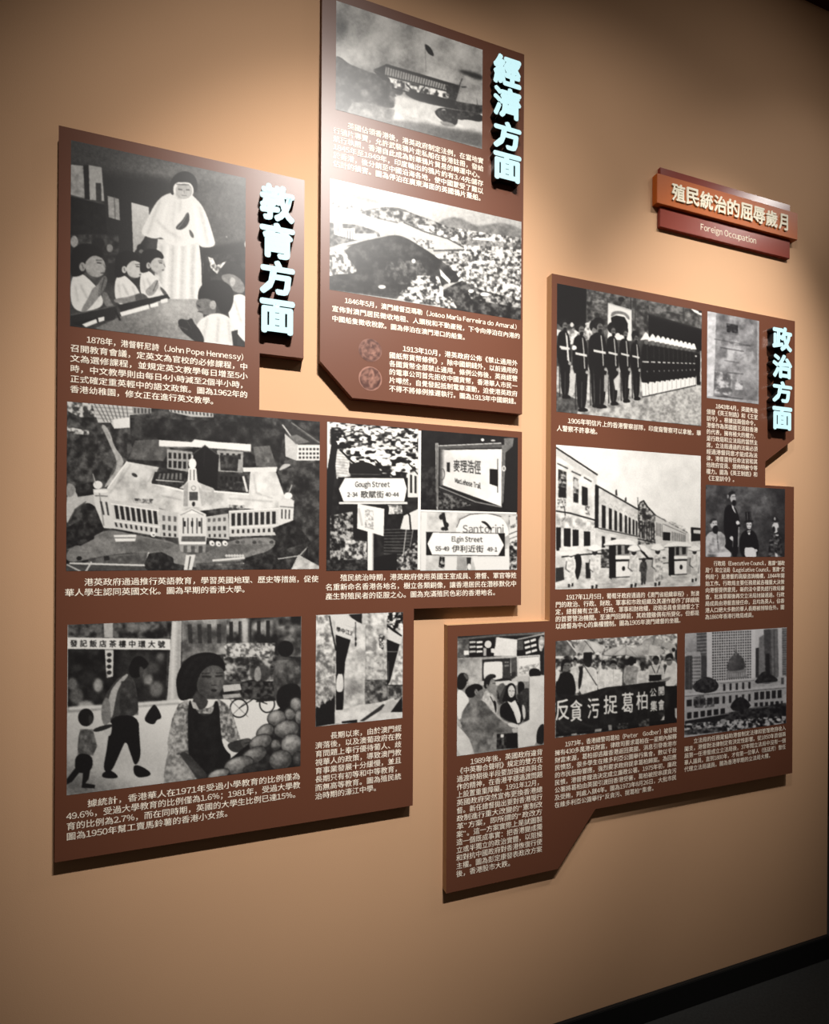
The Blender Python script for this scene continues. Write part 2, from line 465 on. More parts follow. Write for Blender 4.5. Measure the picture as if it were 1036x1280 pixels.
# ------------------------------------------------------------------ display panels
def panel(name, outline, label, edge):
    """outline: (x, z) corners counter-clockwise seen from the room; a board with real thickness"""
    zs = [q[1] for q in outline]; xs = [q[0] for q in outline]
    root = empty(name, ((min(xs) + max(xs)) / 2, 0.0, min(zs)), label, 'display panel', 'brown picture panels on the tan wall')
    n = len(outline)
    bm = bmesh.new()
    f = [bm.verts.new((x, -PT, z)) for x, z in outline]; b = [bm.verts.new((x, 0.0005, z)) for x, z in outline]
    bm.faces.new(f); bm.faces.new(list(reversed(b)))
    for i in range(n):
        j = (i + 1) % n
        s = bm.faces.new((f[i], b[i], b[j], f[j])); s.material_index = 1
    bmesh.ops.recalc_face_normals(bm, faces=bm.faces)
    me = bpy.data.meshes.new('panel_board'); bm.to_mesh(me); bm.free()
    me.materials.append(M_BROWN); me.materials.append(edge)
    o = bpy.data.objects.new('panel_board', me); COL.objects.link(o)
    attach(o, root)
    return root

def attach(o, root):
    o.parent = root; o.matrix_parent_inverse = Matrix.Translation(-root.location)

def zrel(v): return EYE + v
EDU = panel('picture_panel', [(-0.3575, zrel(0.9343)), (-0.3575, zrel(-0.7125)), (0.4885, zrel(-0.7125)), (0.4885, zrel(-0.173)),
             (0.822, zrel(-0.173)), (0.822, zrel(0.337)), (0.0772, zrel(0.337)), (0.0772, zrel(0.4783)), (0.1856, zrel(0.4783)), (0.1856, zrel(0.9343))],
            'stepped brown panel headed by lit letters beside the nun photograph', M_EDGE)
ECO = panel('picture_panel', [(0.2275, zrel(1.4481)), (0.2275, zrel(0.4769)), (0.3132, zrel(0.3892)), (0.822, zrel(0.3892)), (0.822, zrel(1.4481))],
            'tall brown panel with cut lower corner, harbour photograph and two coins', M_EDGE)
_q = W([956.7, 744.0, 697.5, 989.0, 557.3], [577.0, 1021.5, 1092.0, 966.5, 1117.0])
POL = panel('picture_panel', [(0.9205, zrel(0.8202)), (0.9205, zrel(-0.223)), (0.589, zrel(-0.223)), (0.589, float(_q[1][4])), (float(_q[0][2]), float(_q[1][4])),
             (float(_q[0][1]), float(_q[1][3])), (1.9405, float(_q[1][3])), (1.9405, zrel(0.221)), (1.7988, zrel(0.221)), (1.7988, float(_q[1][0])),
             (1.9405, zrel(0.394)), (1.9405, zrel(0.8202))],
            'large brown panel with police row, sedan street and protest banner photographs', M_EDGE_TAN)

def cap(root, *a, **k):
    o = caption(None, *a, **k); attach(o, root)
def pic(root, cv, *a, **k):
    cv.finish(k.pop('blur', 0.45), k.pop('grain', 0.02))
    o = print_mesh(k.pop('name', 'photo_print'), cv, None, *a, **k); attach(o, root)

cap(EDU, ['　　1878年，港督軒尼詩（John Pope Hennessy）', '召開教育會議，定英文為官校的必修課程，中', '文為選修課程，並規定英文教學每日增至5小',
          '時，中文教學則由每日4小時減至2個半小時，', '正式確定重英輕中的語文政策。圖為1962年的', '香港幼稚園，修女正在進行英文教學。'], 87.8, 422, 486, 310)
cap(EDU, ['　　港英政府通過推行英語教育，學習英國地理、歷史等措施，促使', '華人學生認同英國文化。圖為早期的香港大學。'], 81, 728, 740.8, 398)
cap(EDU, ['　　殖民統治時期，港英政府使用英國王室成員、港督、軍官等姓', '名重新命名香港各地名，樹立各類銅像，讓香港居民在潛移默化中',
          '產生對殖民者的臣服之心。圖為充滿殖民色彩的香港地名。'], 406.6, 722.4, 745.6, 645.5)
cap(EDU, ['　　據統計，香港華人在1971年受過小學教育的比例僅為', '49.6%，受過大學教育的比例僅為1.6%；1981年，受過大學教',
          '育的比例為2.7%，而在同時期，英國的大學生比例已達15%。', '圖為1950年幫工賣馬鈴薯的香港小女孩。'], 83, 1007.8, 1046, 375)
cap(EDU, ['　　長期以來，由於澳門經', '濟落後，以及澳葡政府在教', '育問題上奉行優待葡人、歧', '視華人的政策，導致澳門教', '育事業發展十分緩慢，並且',
          '長期只有初等和中等教育，', '而無高等教育。圖為殖民統', '治時期的濠江中學。'], 393.9, 921.6, 995.5, 501.7)
cap(ECO, ['　　英國佔領香港後，港英政府制定法例，在當地實', '行鴉片專賣，允許武裝鴉片走私船在香港註冊，發給', '航行執照，香港自此成為對華鴉片貿易的轉運中心。',
          '1845年至1849年，印度輸出的鴉片約有3/4先儲存', '於香港，後分銷至中國沿海各地，使中國蒙受了難以', '估計的損害。圖為停泊在廣東海面的英國鴉片躉船。'], 416.3, 152.5, 204, 604.5)
cap(ECO, ['　　1846年5月，澳門總督亞瑪勒（Joãoo Maria Ferreira do Amaral）', '宣佈對澳門居民徵收地租、人頭稅和不動產稅，下令向停泊在內港的',
          '中國船隻徵收稅款。圖為停泊在澳門港口的船隻。'], 414.7, 373, 397.8, 650)
cap(ECO, ['　　1913年10月，港英政府公佈《禁止通用外', '國紙幣貨幣條例》，除中國銅錢外，以前通用的', '各國貨幣全部禁止通用。條例公佈後，英商經營',
          '的電車公司首先拒收中國貨幣，香港華人市民一', '片嘩然，自覺發起抵制電車運動，迫使港英政府', '不得不將條例推遲執行。圖為1913年中國銅錢。'], 486.3, 433.4, 485.3, 647)
cap(POL, ['　　1906年明信片上的香港警察部隊，印度裔警察可以拿槍，華', '人警察不許拿槍。'], 695.5, 524.5, 535, 876)
cap(POL, ['　　1843年4月，英國先後', '頒發《英王制誥》和《王室', '訓令》。根據這兩個命令，', '港督作為英國國王派駐香港', '的代表，擁有極大的權力，',
          '是行政局和立法局的當然主', '席，立法局通過的法案必須', '經過港督同意才能成為法', '律，港督還有任命法官和其', '他政府官員、頒佈特赦令等',
          '權力。圖為《英王制誥》和', '《王室訓令》。'], 882.9, 506.2, 597.4, 947)
cap(POL, ['　　1917年11月5日，葡萄牙政府通過的《澳門省組織章程》，對澳', '門的政治、行政、財政、軍事和市政組織及其運作都作了詳細規',
          '定，總督擁有立法、行政、軍事和財政權，政務委員會是總督之下', '的首要管治機關。至澳門回歸前，其政體雖偶有所變化，但都是',
          '以總督為中心的集權體制。圖為1905年澳門總督的坐轎。'], 694, 747, 783, 873.8)
cap(POL, ['　　行政局（Executive Council，舊譯“議政', '局”）和立法局（Legislative Council，舊譯“定', '例局”）是港督的高級咨詢機構，1844年開',
          '始工作。行政局主要任務是就各種重大決策', '向港督提供意見，新的法令要先經行政局審', '查，批准草案後再交立法局討論通過。行政',
          '局成員由港督直接任命，且均為英人，佔香', '港人口絕大多數的華人長期被排除在外。圖', '為1860年香港行政局成員。'], 881.4, 704.4, 771.4, 980.4)
cap(POL, ['　　1989年後，英國政府違背', '《中英聯合聲明》規定的雙方在', '過渡時期後半段要加強磋商與合', '作的精神，在香港平穩過渡問題', '上設置重重障礙。1991年12月，',
          '英國政府突然宣佈更換香港總', '督。新任總督拋出要對香港現行', '政制進行重大改變的“憲制改', '革”方案，即所謂的“政改方', '案”。這一方案實際上是試圖製',
          '造一個既成事實：把香港變成獨', '立或半獨立的政治實體，以阻撓', '和對抗中國政府對香港恢復行使', '主權。圖為彭定康發表政改方案', '後，香港股市大跌。'], 570.7, 954.3, 1092.4, 678)
cap(POL, ['　　1973年，香港總警司葛柏（Peter　Godber）被發現', '擁有430多萬港元財富，律政司要求葛柏在一星期內解釋', '財富來源，葛柏卻逃離香港返回英國，消息引發香港市',
          '民憤怒，很多學生在維多利亞公園舉行集會，數以千計', '的市民紛紛響應，強烈要求政府捉拿葛柏歸案。為回應', '民憤，港督麥理浩決定成立廉政公署。1975年初，廉政',
          '公署將葛柏由英國引渡回香港受審，葛柏被控串謀貪污', '及受賄，判處入獄4年。圖為1973年8月26日，大批市民', '在維多利亞公園舉行“反貪污、捉葛柏”集會。'], 693.3, 932, 1006.5, 845.5)
cap(POL, ['　　立法局的任務是協助港督制定法律和管理政府收入', '開支，港督對法律制定有決定性影響。從1850年首個兩', '屆第一任港督成立立法局後，37年間立法局中沒有一個',
          '華人議員，直到1880年，才有第一位華人（伍廷芳）暫任', '代理立法局議員。圖為香港早期的立法局大樓。'], 855.1, 927.9, 961.8, 981.8)

# block letters of the three headings: lit faces on black bodies
def heading(root, chars, xl, xr, tops):
    """tops: list of (top, bottom) pixel rows of each letter's face, measured at its middle"""
    d = PT + 0.022
    for ch, (ya, yb) in zip(chars, tops):
        xm = (xl + xr) / 2
        x0 = float(W(xl, (ya + yb) / 2, d)[0]); x1 = float(W(xr, (ya + yb) / 2, d)[0])
        z1 = float(W(xm, ya, d)[1]); z0 = float(W(xm, yb, d)[1])
        o = raised_letter('heading_letter', ch, x0, x1, z0, z1, -PT + 0.001, -d, [M_LIT, M_LSIDE], None, 0.047)
        o['label'] = 'lit white block letter with black sides'
        attach(o, root)
heading(EDU, '教育方面', 324.5, 368.5, [(231, 277), (278.5, 323.5), (325.5, 369), (374.5, 417.5)])
heading(ECO, '經濟方面', 616.5, 651.5, [(69.5, 108), (109.5, 148), (152, 187.5), (191.5, 226.5)])
heading(POL, '政治方面', 965.3, 990, [(408.5, 439), (443, 473), (476.5, 503.5), (508.5, 537.5)])

# ------------------------------------------------------------------ title sign
def sx(x, y, d): return float(W(x, y, d)[0])
def sz(x, y, d): return float(W(x, y, d)[1])
SB, SO = 0.012, 0.022
bx0 = (sx(825.5, 212, SB) + sx(824.2, 283, SB)) / 2; bx1 = (sx(988.2, 256.5, SB) + sx(986.5, 323.4, SB)) / 2
bz1 = (sz(826.5, 209, SB) + sz(988.2, 256.5, SB)) / 2; bz0 = (sz(824.2, 283, SB) + sz(986.5, 323.4, SB)) / 2
ox0 = (sx(821, 217.5, SO) + sx(821, 254, SO)) / 2; ox1 = (sx(997.3, 265.2, SO) + sx(996.5, 299.5, SO)) / 2
oz1 = (sz(821, 217.5, SO) + sz(997.3, 265.2, SO)) / 2; oz0 = (sz(821, 254, SO) + sz(996.5, 299.5, SO)) / 2
SIGN = empty('wall_sign', ((bx0 + bx1) / 2, 0.0005, bz0), 'orange and maroon title sign reading Foreign Occupation on the tan wall', 'sign')
attach(box('backing_board', bx0, bx1, -SB, 0.0005, bz0, bz1, M_MAROON, bevel=0.0012), SIGN)
attach(box('title_board', ox0, ox1, -SO, -0.0005, oz0, oz1, M_ORANGE, bevel=0.0012), SIGN)
title = '殖民統治的屈辱歲月'
d = SO + 0.004
ca = W(839.3, 239.2, d); cb = W(987.3, 279.0, d)
zc = (float(ca[1]) + float(cb[1])) / 2; tw = float(cb[0] - ca[0]) / len(title)
th = sz(848, 230.5, d) - sz(848, 252.5, d)
for i, ch in enumerate(title):
    x0 = float(ca[0]) + tw * (i + 0.04)
    wd = tw * (0.80 if ch == '月' else 0.93)
    o = raised_letter('title_letter', ch, x0 + (tw * 0.06 if ch == '月' else 0), x0 + wd, zc - th / 2, zc + th / 2, -SO + 0.0005, -d, [M_CREAM, M_CREAM], None, 0.022)
    attach(o, SIGN)
xa = W(875.3, 283.8, SB); xb = W(945, 300.6, SB)
zt_ = (float(xa[1]) + float(xb[1])) / 2
o = text_mesh('english_title', ['Foreign Occupation'], float(xa[0]), float(xb[0]), zt_, zt_, -SB - 0.0004, M_CREAM, None, off=0.0, vsq=1.12)
attach(o, SIGN)

# ------------------------------------------------------------------ photograph: nun with praying children
c = Canvas('113,118 762,232 757,866 113,796', 50, 140, 2.96, 0.22)
c.grad(c.all(), (113, 130), 0.33, (700, 700), 0.22)
c.grad('113,118 762,232 762,300 560,262 300,215 113,190', (300, 140), 0.30, (420, 260), 0.42, 0.9, 3)
c.p('113,190 400,235 480,250 480,300 400,290 113,230', 0.17, 0.6, 3)
c.grad('590,250 762,275 762,640 600,640 585,400', (590, 300), 0.36, (762, 600), 0.26, 1, 4)
c.tex('590,250 762,275 762,640 600,640', 0.24, 0.40, 40, 0.5)
c.p('230,235 480,262 480,330 400,352 395,640 245,640', 0.14, 1, 3)
c.p('113,195 162,200 168,320 113,306', 0.62); c.tex('113,195 162,200 168,320 113,306', 0.5, 0.72, 25, 0.8)
c.p('160,198 180,198 184,325 166,322', 0.13)
c.p('180,197 228,205 238,330 184,325', 0.66); c.p('206,262 226,264 228,332 208,330', 0.25)
c.p('250,310 292,322 296,402 254,390', 0.58); c.l('275,315 278,395', 4, 0.4)
c.p('113,312 240,345 252,485 113,475', 0.09); c.tex('113,312 240,345 252,485 113,475', 0.05, 0.16, 20, 0.8)
c.p('338,335 402,352 406,425 384,470 345,525', 0.74); c.grad('338,335 402,352 406,425 384,470 345,525', (340, 340), 0.8, (370, 520), 0.55, 0.8)
c.tex('113,455 290,450 300,560 113,560', 0.06, 0.32, 22, 0.9, 1.4)
c.e(127, 480, 14, 22, 0.6); c.e(258, 504, 12, 15, 0.5); c.e(372, 503, 14, 14, 0.1); c.e(375, 516, 9, 8, 0.4); c.e(215, 488, 24, 22, 0.1)
# dark ground at the right below the cape
c.p('595,505 762,480 762,640 600,640', 0.10, 1, 2)
c.e(762, 490, 6, 12, 0.7); c.e(690, 462, 3, 3, 0.6)
# robe, cape
c.p('436,470 592,480 604,560 604,704 428,704 424,580', 0.80)
for x, g in ((450, .62), (472, .9), (492, .66), (515, .92), (530, .7), (550, .9), (568, .66), (585, .88)):
    c.l([(x, 495), (x - 4, 600), (x - 6, 700)], 9, g, 0.75, 1.2)
c.l('592,490 600,560 602,640', 6, 0.1)
c.s('498,296 455,308 425,340 398,395 371,446 392,462 428,470 452,462 470,490 540,500 585,478 592,502 652,500 640,455 622,395 600,345 565,308 545,296', 0.84)
for q, g in (('445,330 420,390 400,450', .66), ('470,340 455,400 440,455', .92), ('500,330 490,400 505,480', .72), ('590,350 605,410 620,490', .66), ('570,340 578,400 590,470', .92), ('430,400 470,440 520,470', .68), ('520,330 515,370', .7)):
    c.l(q, 8, g, 0.7, 1.4)
c.s('545,368 553,380 552,412 530,436 504,436 502,424 528,400', 0.24); c.l('548,372 525,415 508,432', 3, 0.45)
c.s('550,430 568,450 570,470 555,460', 0.35)
# head
c.s('484,306 478,270 494,236 526,218 560,224 582,254 582,292 572,300 560,272 530,260 503,268 496,308', 0.07)
c.s('492,272 512,258 550,258 568,276 568,304 552,326 518,328 494,310', 0.88); c.s('492,262 506,248 532,242 562,250 570,270 550,260 512,260', 0.07)
c.s('501,278 522,264 552,266 564,284 562,306 546,322 518,322 502,302', 0.66); c.s('502,296 516,318 530,322 512,326 498,306', 0.5, 0.6, 1)
c.l('512,286 526,288', 4, 0.35); c.l('540,288 552,289', 4, 0.35); c.l('533,290 534,302', 3, 0.5); c.l('524,309 542,310', 3, 0.42)
c.l('505,268 552,270', 3, 0.3)
# table
c.grad('205,800 330,742 475,692 600,692 605,760 600,858 560,858 400,836 300,822', (330, 800), 0.42, (520, 700), 0.62)
c.grad('440,700 580,700 575,800 450,800', (500, 700), 0.78, (500, 800), 0.55, 0.6, 6)
c.tex('205,800 330,742 475,692 600,692 600,858 400,836', 0.4, 0.6, 60, 0.25)
# the three boys at the left
def boy(dx, dy, sc, tone):
    def t(s): return (pts(s) - np.array([180, 600])) * sc + np.array([180 + dx, 600 + dy])
    c.s(t('113,612 150,592 192,628 220,660 240,715 190,735 148,742 113,715'), 0.82)
    c.l(t('150,640 175,690'), 6, 0.6, 0.8, 1); c.l(t('195,650 215,700'), 6, 0.65, 0.8, 1); c.l(t('130,640 140,700'), 5, 0.62, 0.7, 1)
    c.s(t('113,560 118,505 160,484 214,494 240,530 225,542 196,540 180,556 165,600 130,612 113,605'), 0.06)
    c.s(t('165,556 196,528 228,538 240,556 244,578 236,602 212,614 184,606 170,590'), tone)
    c.s(t('172,580 184,606 212,614 200,620 178,610'), tone * 0.6, 0.8, 1)
    c.e(*(t('157,573')[0]), 12 * sc, 17 * sc, tone * 0.95); c.l(t('156,565 160,580'), 3, tone * 0.5)
    c.l(t('212,558 226,560'), 4 * sc, 0.15); c.l(t('207,549 228,549'), 3 * sc, 0.3); c.l(t('226,596 236,596'), 4 * sc, 0.25); c.l(t('236,565 243,580'), 2.5, 0.4)
boy(0, 0, 1.0, 0.60)
boy(150, 5, 0.80, 0.70)
boy(238, -12, 0.72, 0.66)
c.s('148,736 165,746 216,690 246,640 250,612 236,604 214,640 192,655 178,690', 0.52); c.s('228,612 246,606 250,632 232,668 216,690 214,660', 0.42); c.l('238,612 226,660', 3, 0.25)
c.s('228,668 246,664 262,700 276,720 250,728 232,700', 0.45)
c.s('268,692 330,684 372,668 396,684 392,702 340,710 280,708', 0.5); c.s('348,678 372,668 400,682 398,705 360,708', 0.32)
c.s('386,662 412,640 432,616 442,640 424,676 400,684', 0.55); c.l('436,624 418,664', 3, 0.3)
c.s('440,640 470,668 478,690 452,672', 0.35)
# benches
c.p('113,752 200,732 276,716 286,735 276,768 120,796 113,796', 0.15); c.l('113,752 276,718', 5, 0.35)
c.p('118,780 210,760 214,780 150,796', 0.09)
c.p('286,715 400,690 470,675 482,690 440,700 300,738', 0.13)
c.p('296,742 402,712 404,728 302,756', 0.88); c.p('406,712 436,703 438,718 410,724', 0.9); c.p('446,695 472,688 472,704 448,708', 0.85)
c.p('155,786 208,766 212,780 170,796', 0.88); c.p('215,762 238,757 238,772 218,778', 0.85); c.l('280,735 296,770', 7, 0.1)
# children at the right
c.tex('605,530 762,520 762,640 640,650', 0.05, 0.25, 16, 0.9, 1.5)
c.p('622,536 640,542 652,568 690,552 668,580 655,600 632,578', 0.8); c.tex('622,536 640,542 652,568 690,552 668,580 655,600 632,578', 0.2, 0.95, 12, 0.8, 2)
c.s('664,580 700,552 745,568 762,600 762,660 730,620 700,596 680,610', 0.15)
c.s('664,606 700,596 735,610 758,640 755,672 720,668 690,640', 0.48); c.e(712, 628, 10, 16, 0.62)
c.s('690,690 745,668 775,700 775,866 735,830 700,770', 0.84); c.l('720,700 745,780', 6, 0.62, 0.7, 1)
c.s('582,700 588,648 628,620 680,624 716,655 716,708 696,748 668,745 652,705 630,690 605,690', 0.06)
c.s('580,694 612,688 640,700 656,740 630,752 596,748 574,716', 0.42); c.e(640, 714, 12, 17, 0.58); c.l('582,715 592,722', 4, 0.15); c.l('584,738 600,740', 3, 0.2)
c.s('585,772 640,742 696,752 722,795 722,880 600,872 572,815', 0.82)
for q in ('620,765 600,850', '660,765 655,850', '695,770 705,850'): c.l(q, 7, 0.62, 0.7, 1.3)
c.s('508,774 522,764 545,772 562,760 570,782 592,806 612,850 590,862 556,836 520,808', 0.17); c.l('512,792 545,806', 4, 0.3); c.l('545,775 560,800', 3, 0.3)
c.p('708,812 732,806 728,868 714,862', 0.16)
pic(EDU, c, label='black and white photograph of a nun praying with seated children')

# ------------------------------------------------------------------ photograph: university from the air
c = Canvas('100,300 1036,378 1031,920 97,930', 50, 400, 2.96, 0.2)
c.tex(c.all(), 0.06, 0.36, 26, 1, 1.3, 4)
c.tex('100,300 330,330 320,520 240,640 100,640', 0.10, 0.42, 22, 0.8, 1.4, 4)
c.tex('330,360 800,380 900,420 880,560 760,480 560,440 340,470', 0.05, 0.30, 30, 0.9, 1.3, 4)
c.tex('880,560 1036,520 1036,800 940,880 860,780 930,700', 0.07, 0.38, 24, 0.8, 1.4, 4)
c.tex('100,300 200,306 215,360 150,360 100,335', 0.25, 0.85, 14, 0.9, 2); c.tex('100,395 180,410 182,426 100,420', 0.3, 0.9, 12, 0.9, 2)
c.p('190,305 412,322 412,345 332,352 332,398 272,398 262,380 215,380', 0.74)
for i in range(8): c.l([(200 + i * 17, 308 + i), (238 + i * 13, 376 + i)], 4, 0.35, 0.8)
for i in range(4): c.l([(195 + i * 6, 322 + i * 14), (350, 332 + i * 14)], 3, 0.4, 0.6)
c.p('270,368 332,360 332,398 274,402', 0.86); c.p('340,322 412,326 412,346 345,350', 0.55); c.rows((345, 326), (410, 328), (345, 345), (410, 345), 5, .4, 0.25)
c.p('476,328 640,344 642,360 560,358 480,340', 0.7); c.rows((478, 330), (640, 346), (480, 340), (640, 358), 12, .45, 0.3)
c.s('238,385 262,420 275,470 300,500 312,528 295,560 270,596 236,626 246,600 280,560 285,520 262,470 240,420 225,390', 0.64); c.tex('238,385 275,470 312,528 270,596 236,626 285,520 240,420', 0.5, 0.8, 20, 0.4)
c.s('97,640 132,612 132,650 176,640 225,650 215,700 180,672 135,690 110,735 97,760', 0.72); c.l('112,740 130,700 170,672', 4, 0.35)
c.s('97,600 130,610 128,650 97,660', 0.55)
c.tex('130,612 200,600 205,645 140,655', 0.08, 0.3, 16, 1, 1.4)
# rear wings
c.p('352,446 442,442 482,476 456,522 328,516', 0.36); c.tex('352,446 442,442 482,476 456,522 328,516', 0.28, 0.46, 30, 0.7)
c.p('470,478 565,488 565,565 470,550', 0.6); c.rows((472, 490), (562, 496), (472, 512), (562, 516), 5, .55, 0.12); c.rows((472, 520), (562, 526), (472, 545), (562, 552), 5, .6, 0.1)
c.p('655,482 752,488 750,565 655,560', 0.6); c.rows((662, 492), (748, 496), (662, 512), (748, 516), 4, .5, 0.15); c.tex('665,500 735,500 730,560 668,556', 0.06, 0.3, 14, 0.9, 1.4)
c.p('440,444 562,452 572,442 660,452 780,460 780,486 660,476 565,470 440,468', 0.9); c.l('440,468 565,474', 3, 0.5); c.l('660,480 780,488', 3, 0.5)
c.p('788,470 850,464 876,546 800,542', 0.40); c.tex('788,470 850,464 876,546 800,542', 0.3, 0.5, 20, 0.6)
# main roof
c.p('322,524 440,545 412,600 530,628 615,612 645,632 772,642 778,560 870,556 904,650 935,665 935,692 880,704 690,694 512,716 440,696 250,664 236,640', 0.80)
c.tex('322,524 440,545 412,600 530,628 615,612 645,632 772,642 778,560 870,556 904,650 880,704 690,694 512,716 440,696 250,664', 0.62, 0.95, 45, 0.75, 1.2)
for q in ('335,535 300,590 260,640', '430,550 400,600', '790,570 800,640 860,660', '700,660 860,672', '450,650 520,665'): c.l(q, 4, 0.5, 0.6, 0.8)
c.l('322,524 250,622', 5, 0.95); c.l('412,604 530,632', 6, 0.95); c.l('645,634 772,644', 6, 0.95); c.p('750,546 878,544 874,562 752,562', 0.86)
c.e(350, 574, 12, 6, 0.25, 0.5); c.tex('340,660 420,662 415,680 345,676', 0.2, 0.7, 8, 0.8, 2); c.tex('700,684 760,686 755,700 700,698', 0.2, 0.7, 8, 0.8, 2)
# courtyards
c.p('425,562 532,560 532,622 412,602', 0.14); c.rows((438, 568), (528, 566), (432, 588), (528, 592), 6, .55, 0.45); c.l('430,592 530,600', 5, 0.7); c.tex('420,596 530,600 530,622 412,606', 0.06, 0.35, 10, 0.8)
c.p('655,568 765,575 770,636 655,622', 0.2); c.rows((662, 578), (752, 582), (662, 600), (752, 604), 5, .5, 0.05); c.tex('660,590 765,600 768,634 660,622', 0.1, 0.45, 12, 0.7, 1.3); c.l('752,580 766,634', 8, 0.85)
# dark gabled roof
c.p('563,498 610,462 662,500 655,624 590,606 570,540', 0.07); c.l('563,498 610,464 660,500', 3, 0.35); c.l('610,464 606,540', 2, 0.2); c.p('515,622 560,590 640,622 650,632 560,628', 0.72)
# clock tower
c.p('548,592 580,592 596,612 600,692 528,692 532,612', 0.84); c.p('532,612 548,600 548,690 530,690', 0.62)
c.p('550,548 578,548 582,596 546,596', 0.9); c.l('556,555 556,592', 4, 0.4); c.l('570,555 570,592', 4, 0.4)
c.e(564, 532, 14, 20, 0.95); c.l('564,500 564,516', 4, 0.8); c.p('552,636 584,636 584,668 552,668', 0.32); c.ring(568, 622, 9, 9, 2, 0.4); c.e(568, 681, 6, 9, 0.15); c.p('585,610 612,650 612,682 598,690', 0.7)
# front
c.p('236,660 440,696 446,802 275,772 240,742', 0.78); c.rows((270, 684), (435, 708), (278, 735), (440, 757), 8, .62, 0.13); c.rows((270, 748), (440, 772), (275, 764), (440, 788), 9, .4, 0.2); c.l('262,680 440,706', 4, 0.95)
c.l('266,742 444,766', 4, 0.92)
c.p('440,698 514,714 514,806 446,802', 0.74); c.rows((448, 722), (510, 728), (448, 742), (510, 748), 3, .5, 0.4); c.rows((448, 756), (510, 762), (448, 776), (510, 782), 3, .5, 0.3); c.rows((450, 786), (510, 792), (450, 798), (510, 803), 3, .4, 0.2)
c.p('612,728 696,716 700,812 614,806', 0.72); c.rows((616, 735), (692, 730), (616, 748), (692, 744), 4, .55, 0.4); c.rows((616, 764), (692, 762), (616, 780), (692, 778), 4, .55, 0.3); c.rows((618, 792), (694, 792), (618, 803), (694, 803), 4, .4, 0.25)
c.p('698,706 884,694 884,796 700,802', 0.78); c.rows((704, 716), (876, 708), (704, 762), (876, 754), 8, .62, 0.16); c.rows((704, 776), (876, 770), (704, 790), (876, 784), 9, .45, 0.22); c.l('700,708 882,698', 4, 0.95); c.l('700,768 882,760', 4, 0.9)
c.p('510,718 562,694 614,718 616,808 612,862 518,858 512,808', 0.84); c.p('522,716 562,700 602,716', 0.95); c.l('520,722 562,702 604,722', 3, 0.5); c.rows((522, 732), (606, 732), (522, 790), (606, 790), 5, .3, 0.35)
c.rows((522, 745), (604, 745), (522, 765), (604, 765), 3, .3, 0.15); c.p('524,800 612,800 612,820 522,820', 0.4); c.p('518,820 614,822 612,832 518,830', 0.92); c.rows((524, 834), (608, 836), (524, 860), (608, 862), 3, .5, 0.1)
# end towers
c.p('196,626 246,624 262,672 278,772 236,770 204,690', 0.82); c.e(214, 610, 17, 15, 0.9); c.l('196,570 206,606', 3, 0.7); c.l('220,640 236,760', 5, 0.55); c.l('204,650 250,652', 5, 0.5); c.rows((215, 670), (255, 674), (228, 720), (262, 724), 2, .4, 0.25); c.s('200,628 250,628 250,640 200,640', 0.95)
c.p('884,664 940,668 936,742 904,776 880,772', 0.84); c.e(918, 650, 15, 12, 0.92); c.l('932,610 920,640', 3, 0.7); c.l('888,690 936,694', 5, 0.5); c.rows((888, 700), (930, 702), (888, 735), (928, 736), 3, .4, 0.3)
# forecourt, cars
c.s('97,850 200,800 250,772 380,800 510,822 520,866 612,866 700,812 870,800 870,846 760,884 640,926 480,900 400,856 240,870 97,905', 0.50)
c.tex('97,850 250,780 510,830 700,830 860,830 640,900 400,856 240,868', 0.36, 0.62, 50, 0.7, 1, 3, 0, 2.5)
c.p('272,796 356,794 352,818 280,820', 0.92); c.l('276,806 352,806', 4, 0.35)
for x, y in ((418, 793), (636, 826), (660, 828), (684, 826), (555, 888)): c.e(x, y, 11, 9, 0.92, 0.8); c.e(x + 2, y + 2, 4, 3, 0.4)
for i in range(7): c.e(730 + i * 21, 822 + (i % 2), 8, 6, 0.30 + 0.1 * (i % 3)); c.e(690 + i * 10, 872, 5, 5, 0.8)
c.tex('860,770 940,740 1000,820 900,850', 0.05, 0.25, 16, 1, 1.3)
c.p('97,905 140,890 160,905 400,905 398,930 97,930', 0.32); c.p('240,872 400,858 405,905 150,905', 0.42); c.tex('180,880 395,870 395,900 180,902', 0.3, 0.5, 20, 0.8)
c.l('110,900 390,908 402,862', 6, 0.85); c.l('100,905 150,930', 6, 0.7); c.l('190,896 170,930', 6, 0.8); c.p('236,874 254,872 258,888 238,890', 0.15); c.e(145, 882, 10, 8, 0.1)
c.s('386,905 402,864 450,858 492,880 500,925 440,935 390,925', 0.14); c.tex('386,905 402,864 450,858 492,880 500,925 440,935', 0.06, 0.28, 12, 0.9, 1.3)
c.p('540,870 575,868 562,925 532,925', 0.86); c.l('556,875 548,922', 5, 0.3)
c.p('575,900 750,890 760,930 580,930', 0.36); c.l('640,890 755,880', 7, 0.85); c.l('650,905 760,900', 5, 0.7); c.tex('590,905 750,895 755,930 590,930', 0.15, 0.45, 10, 0.7)
c.s('750,930 760,880 820,862 890,880 920,930', 0.13); c.tex('750,930 760,880 820,862 890,880 920,930', 0.05, 0.28, 12, 0.9, 1.3)
c.p('925,930 956,868 1036,912 1036,930', 0.78); c.tex('925,930 956,868 1036,912 1036,930', 0.55, 0.9, 20, 0.6); c.l('880,884 960,872 990,840', 4, 0.7); c.p('975,872 990,836 992,885', 0.1)
c.s('97,770 150,740 205,760 200,810 150,835 97,830', 0.14); c.tex('97,770 150,740 205,760 200,810 150,835 97,830', 0.05, 0.3, 14, 0.9, 1.3)
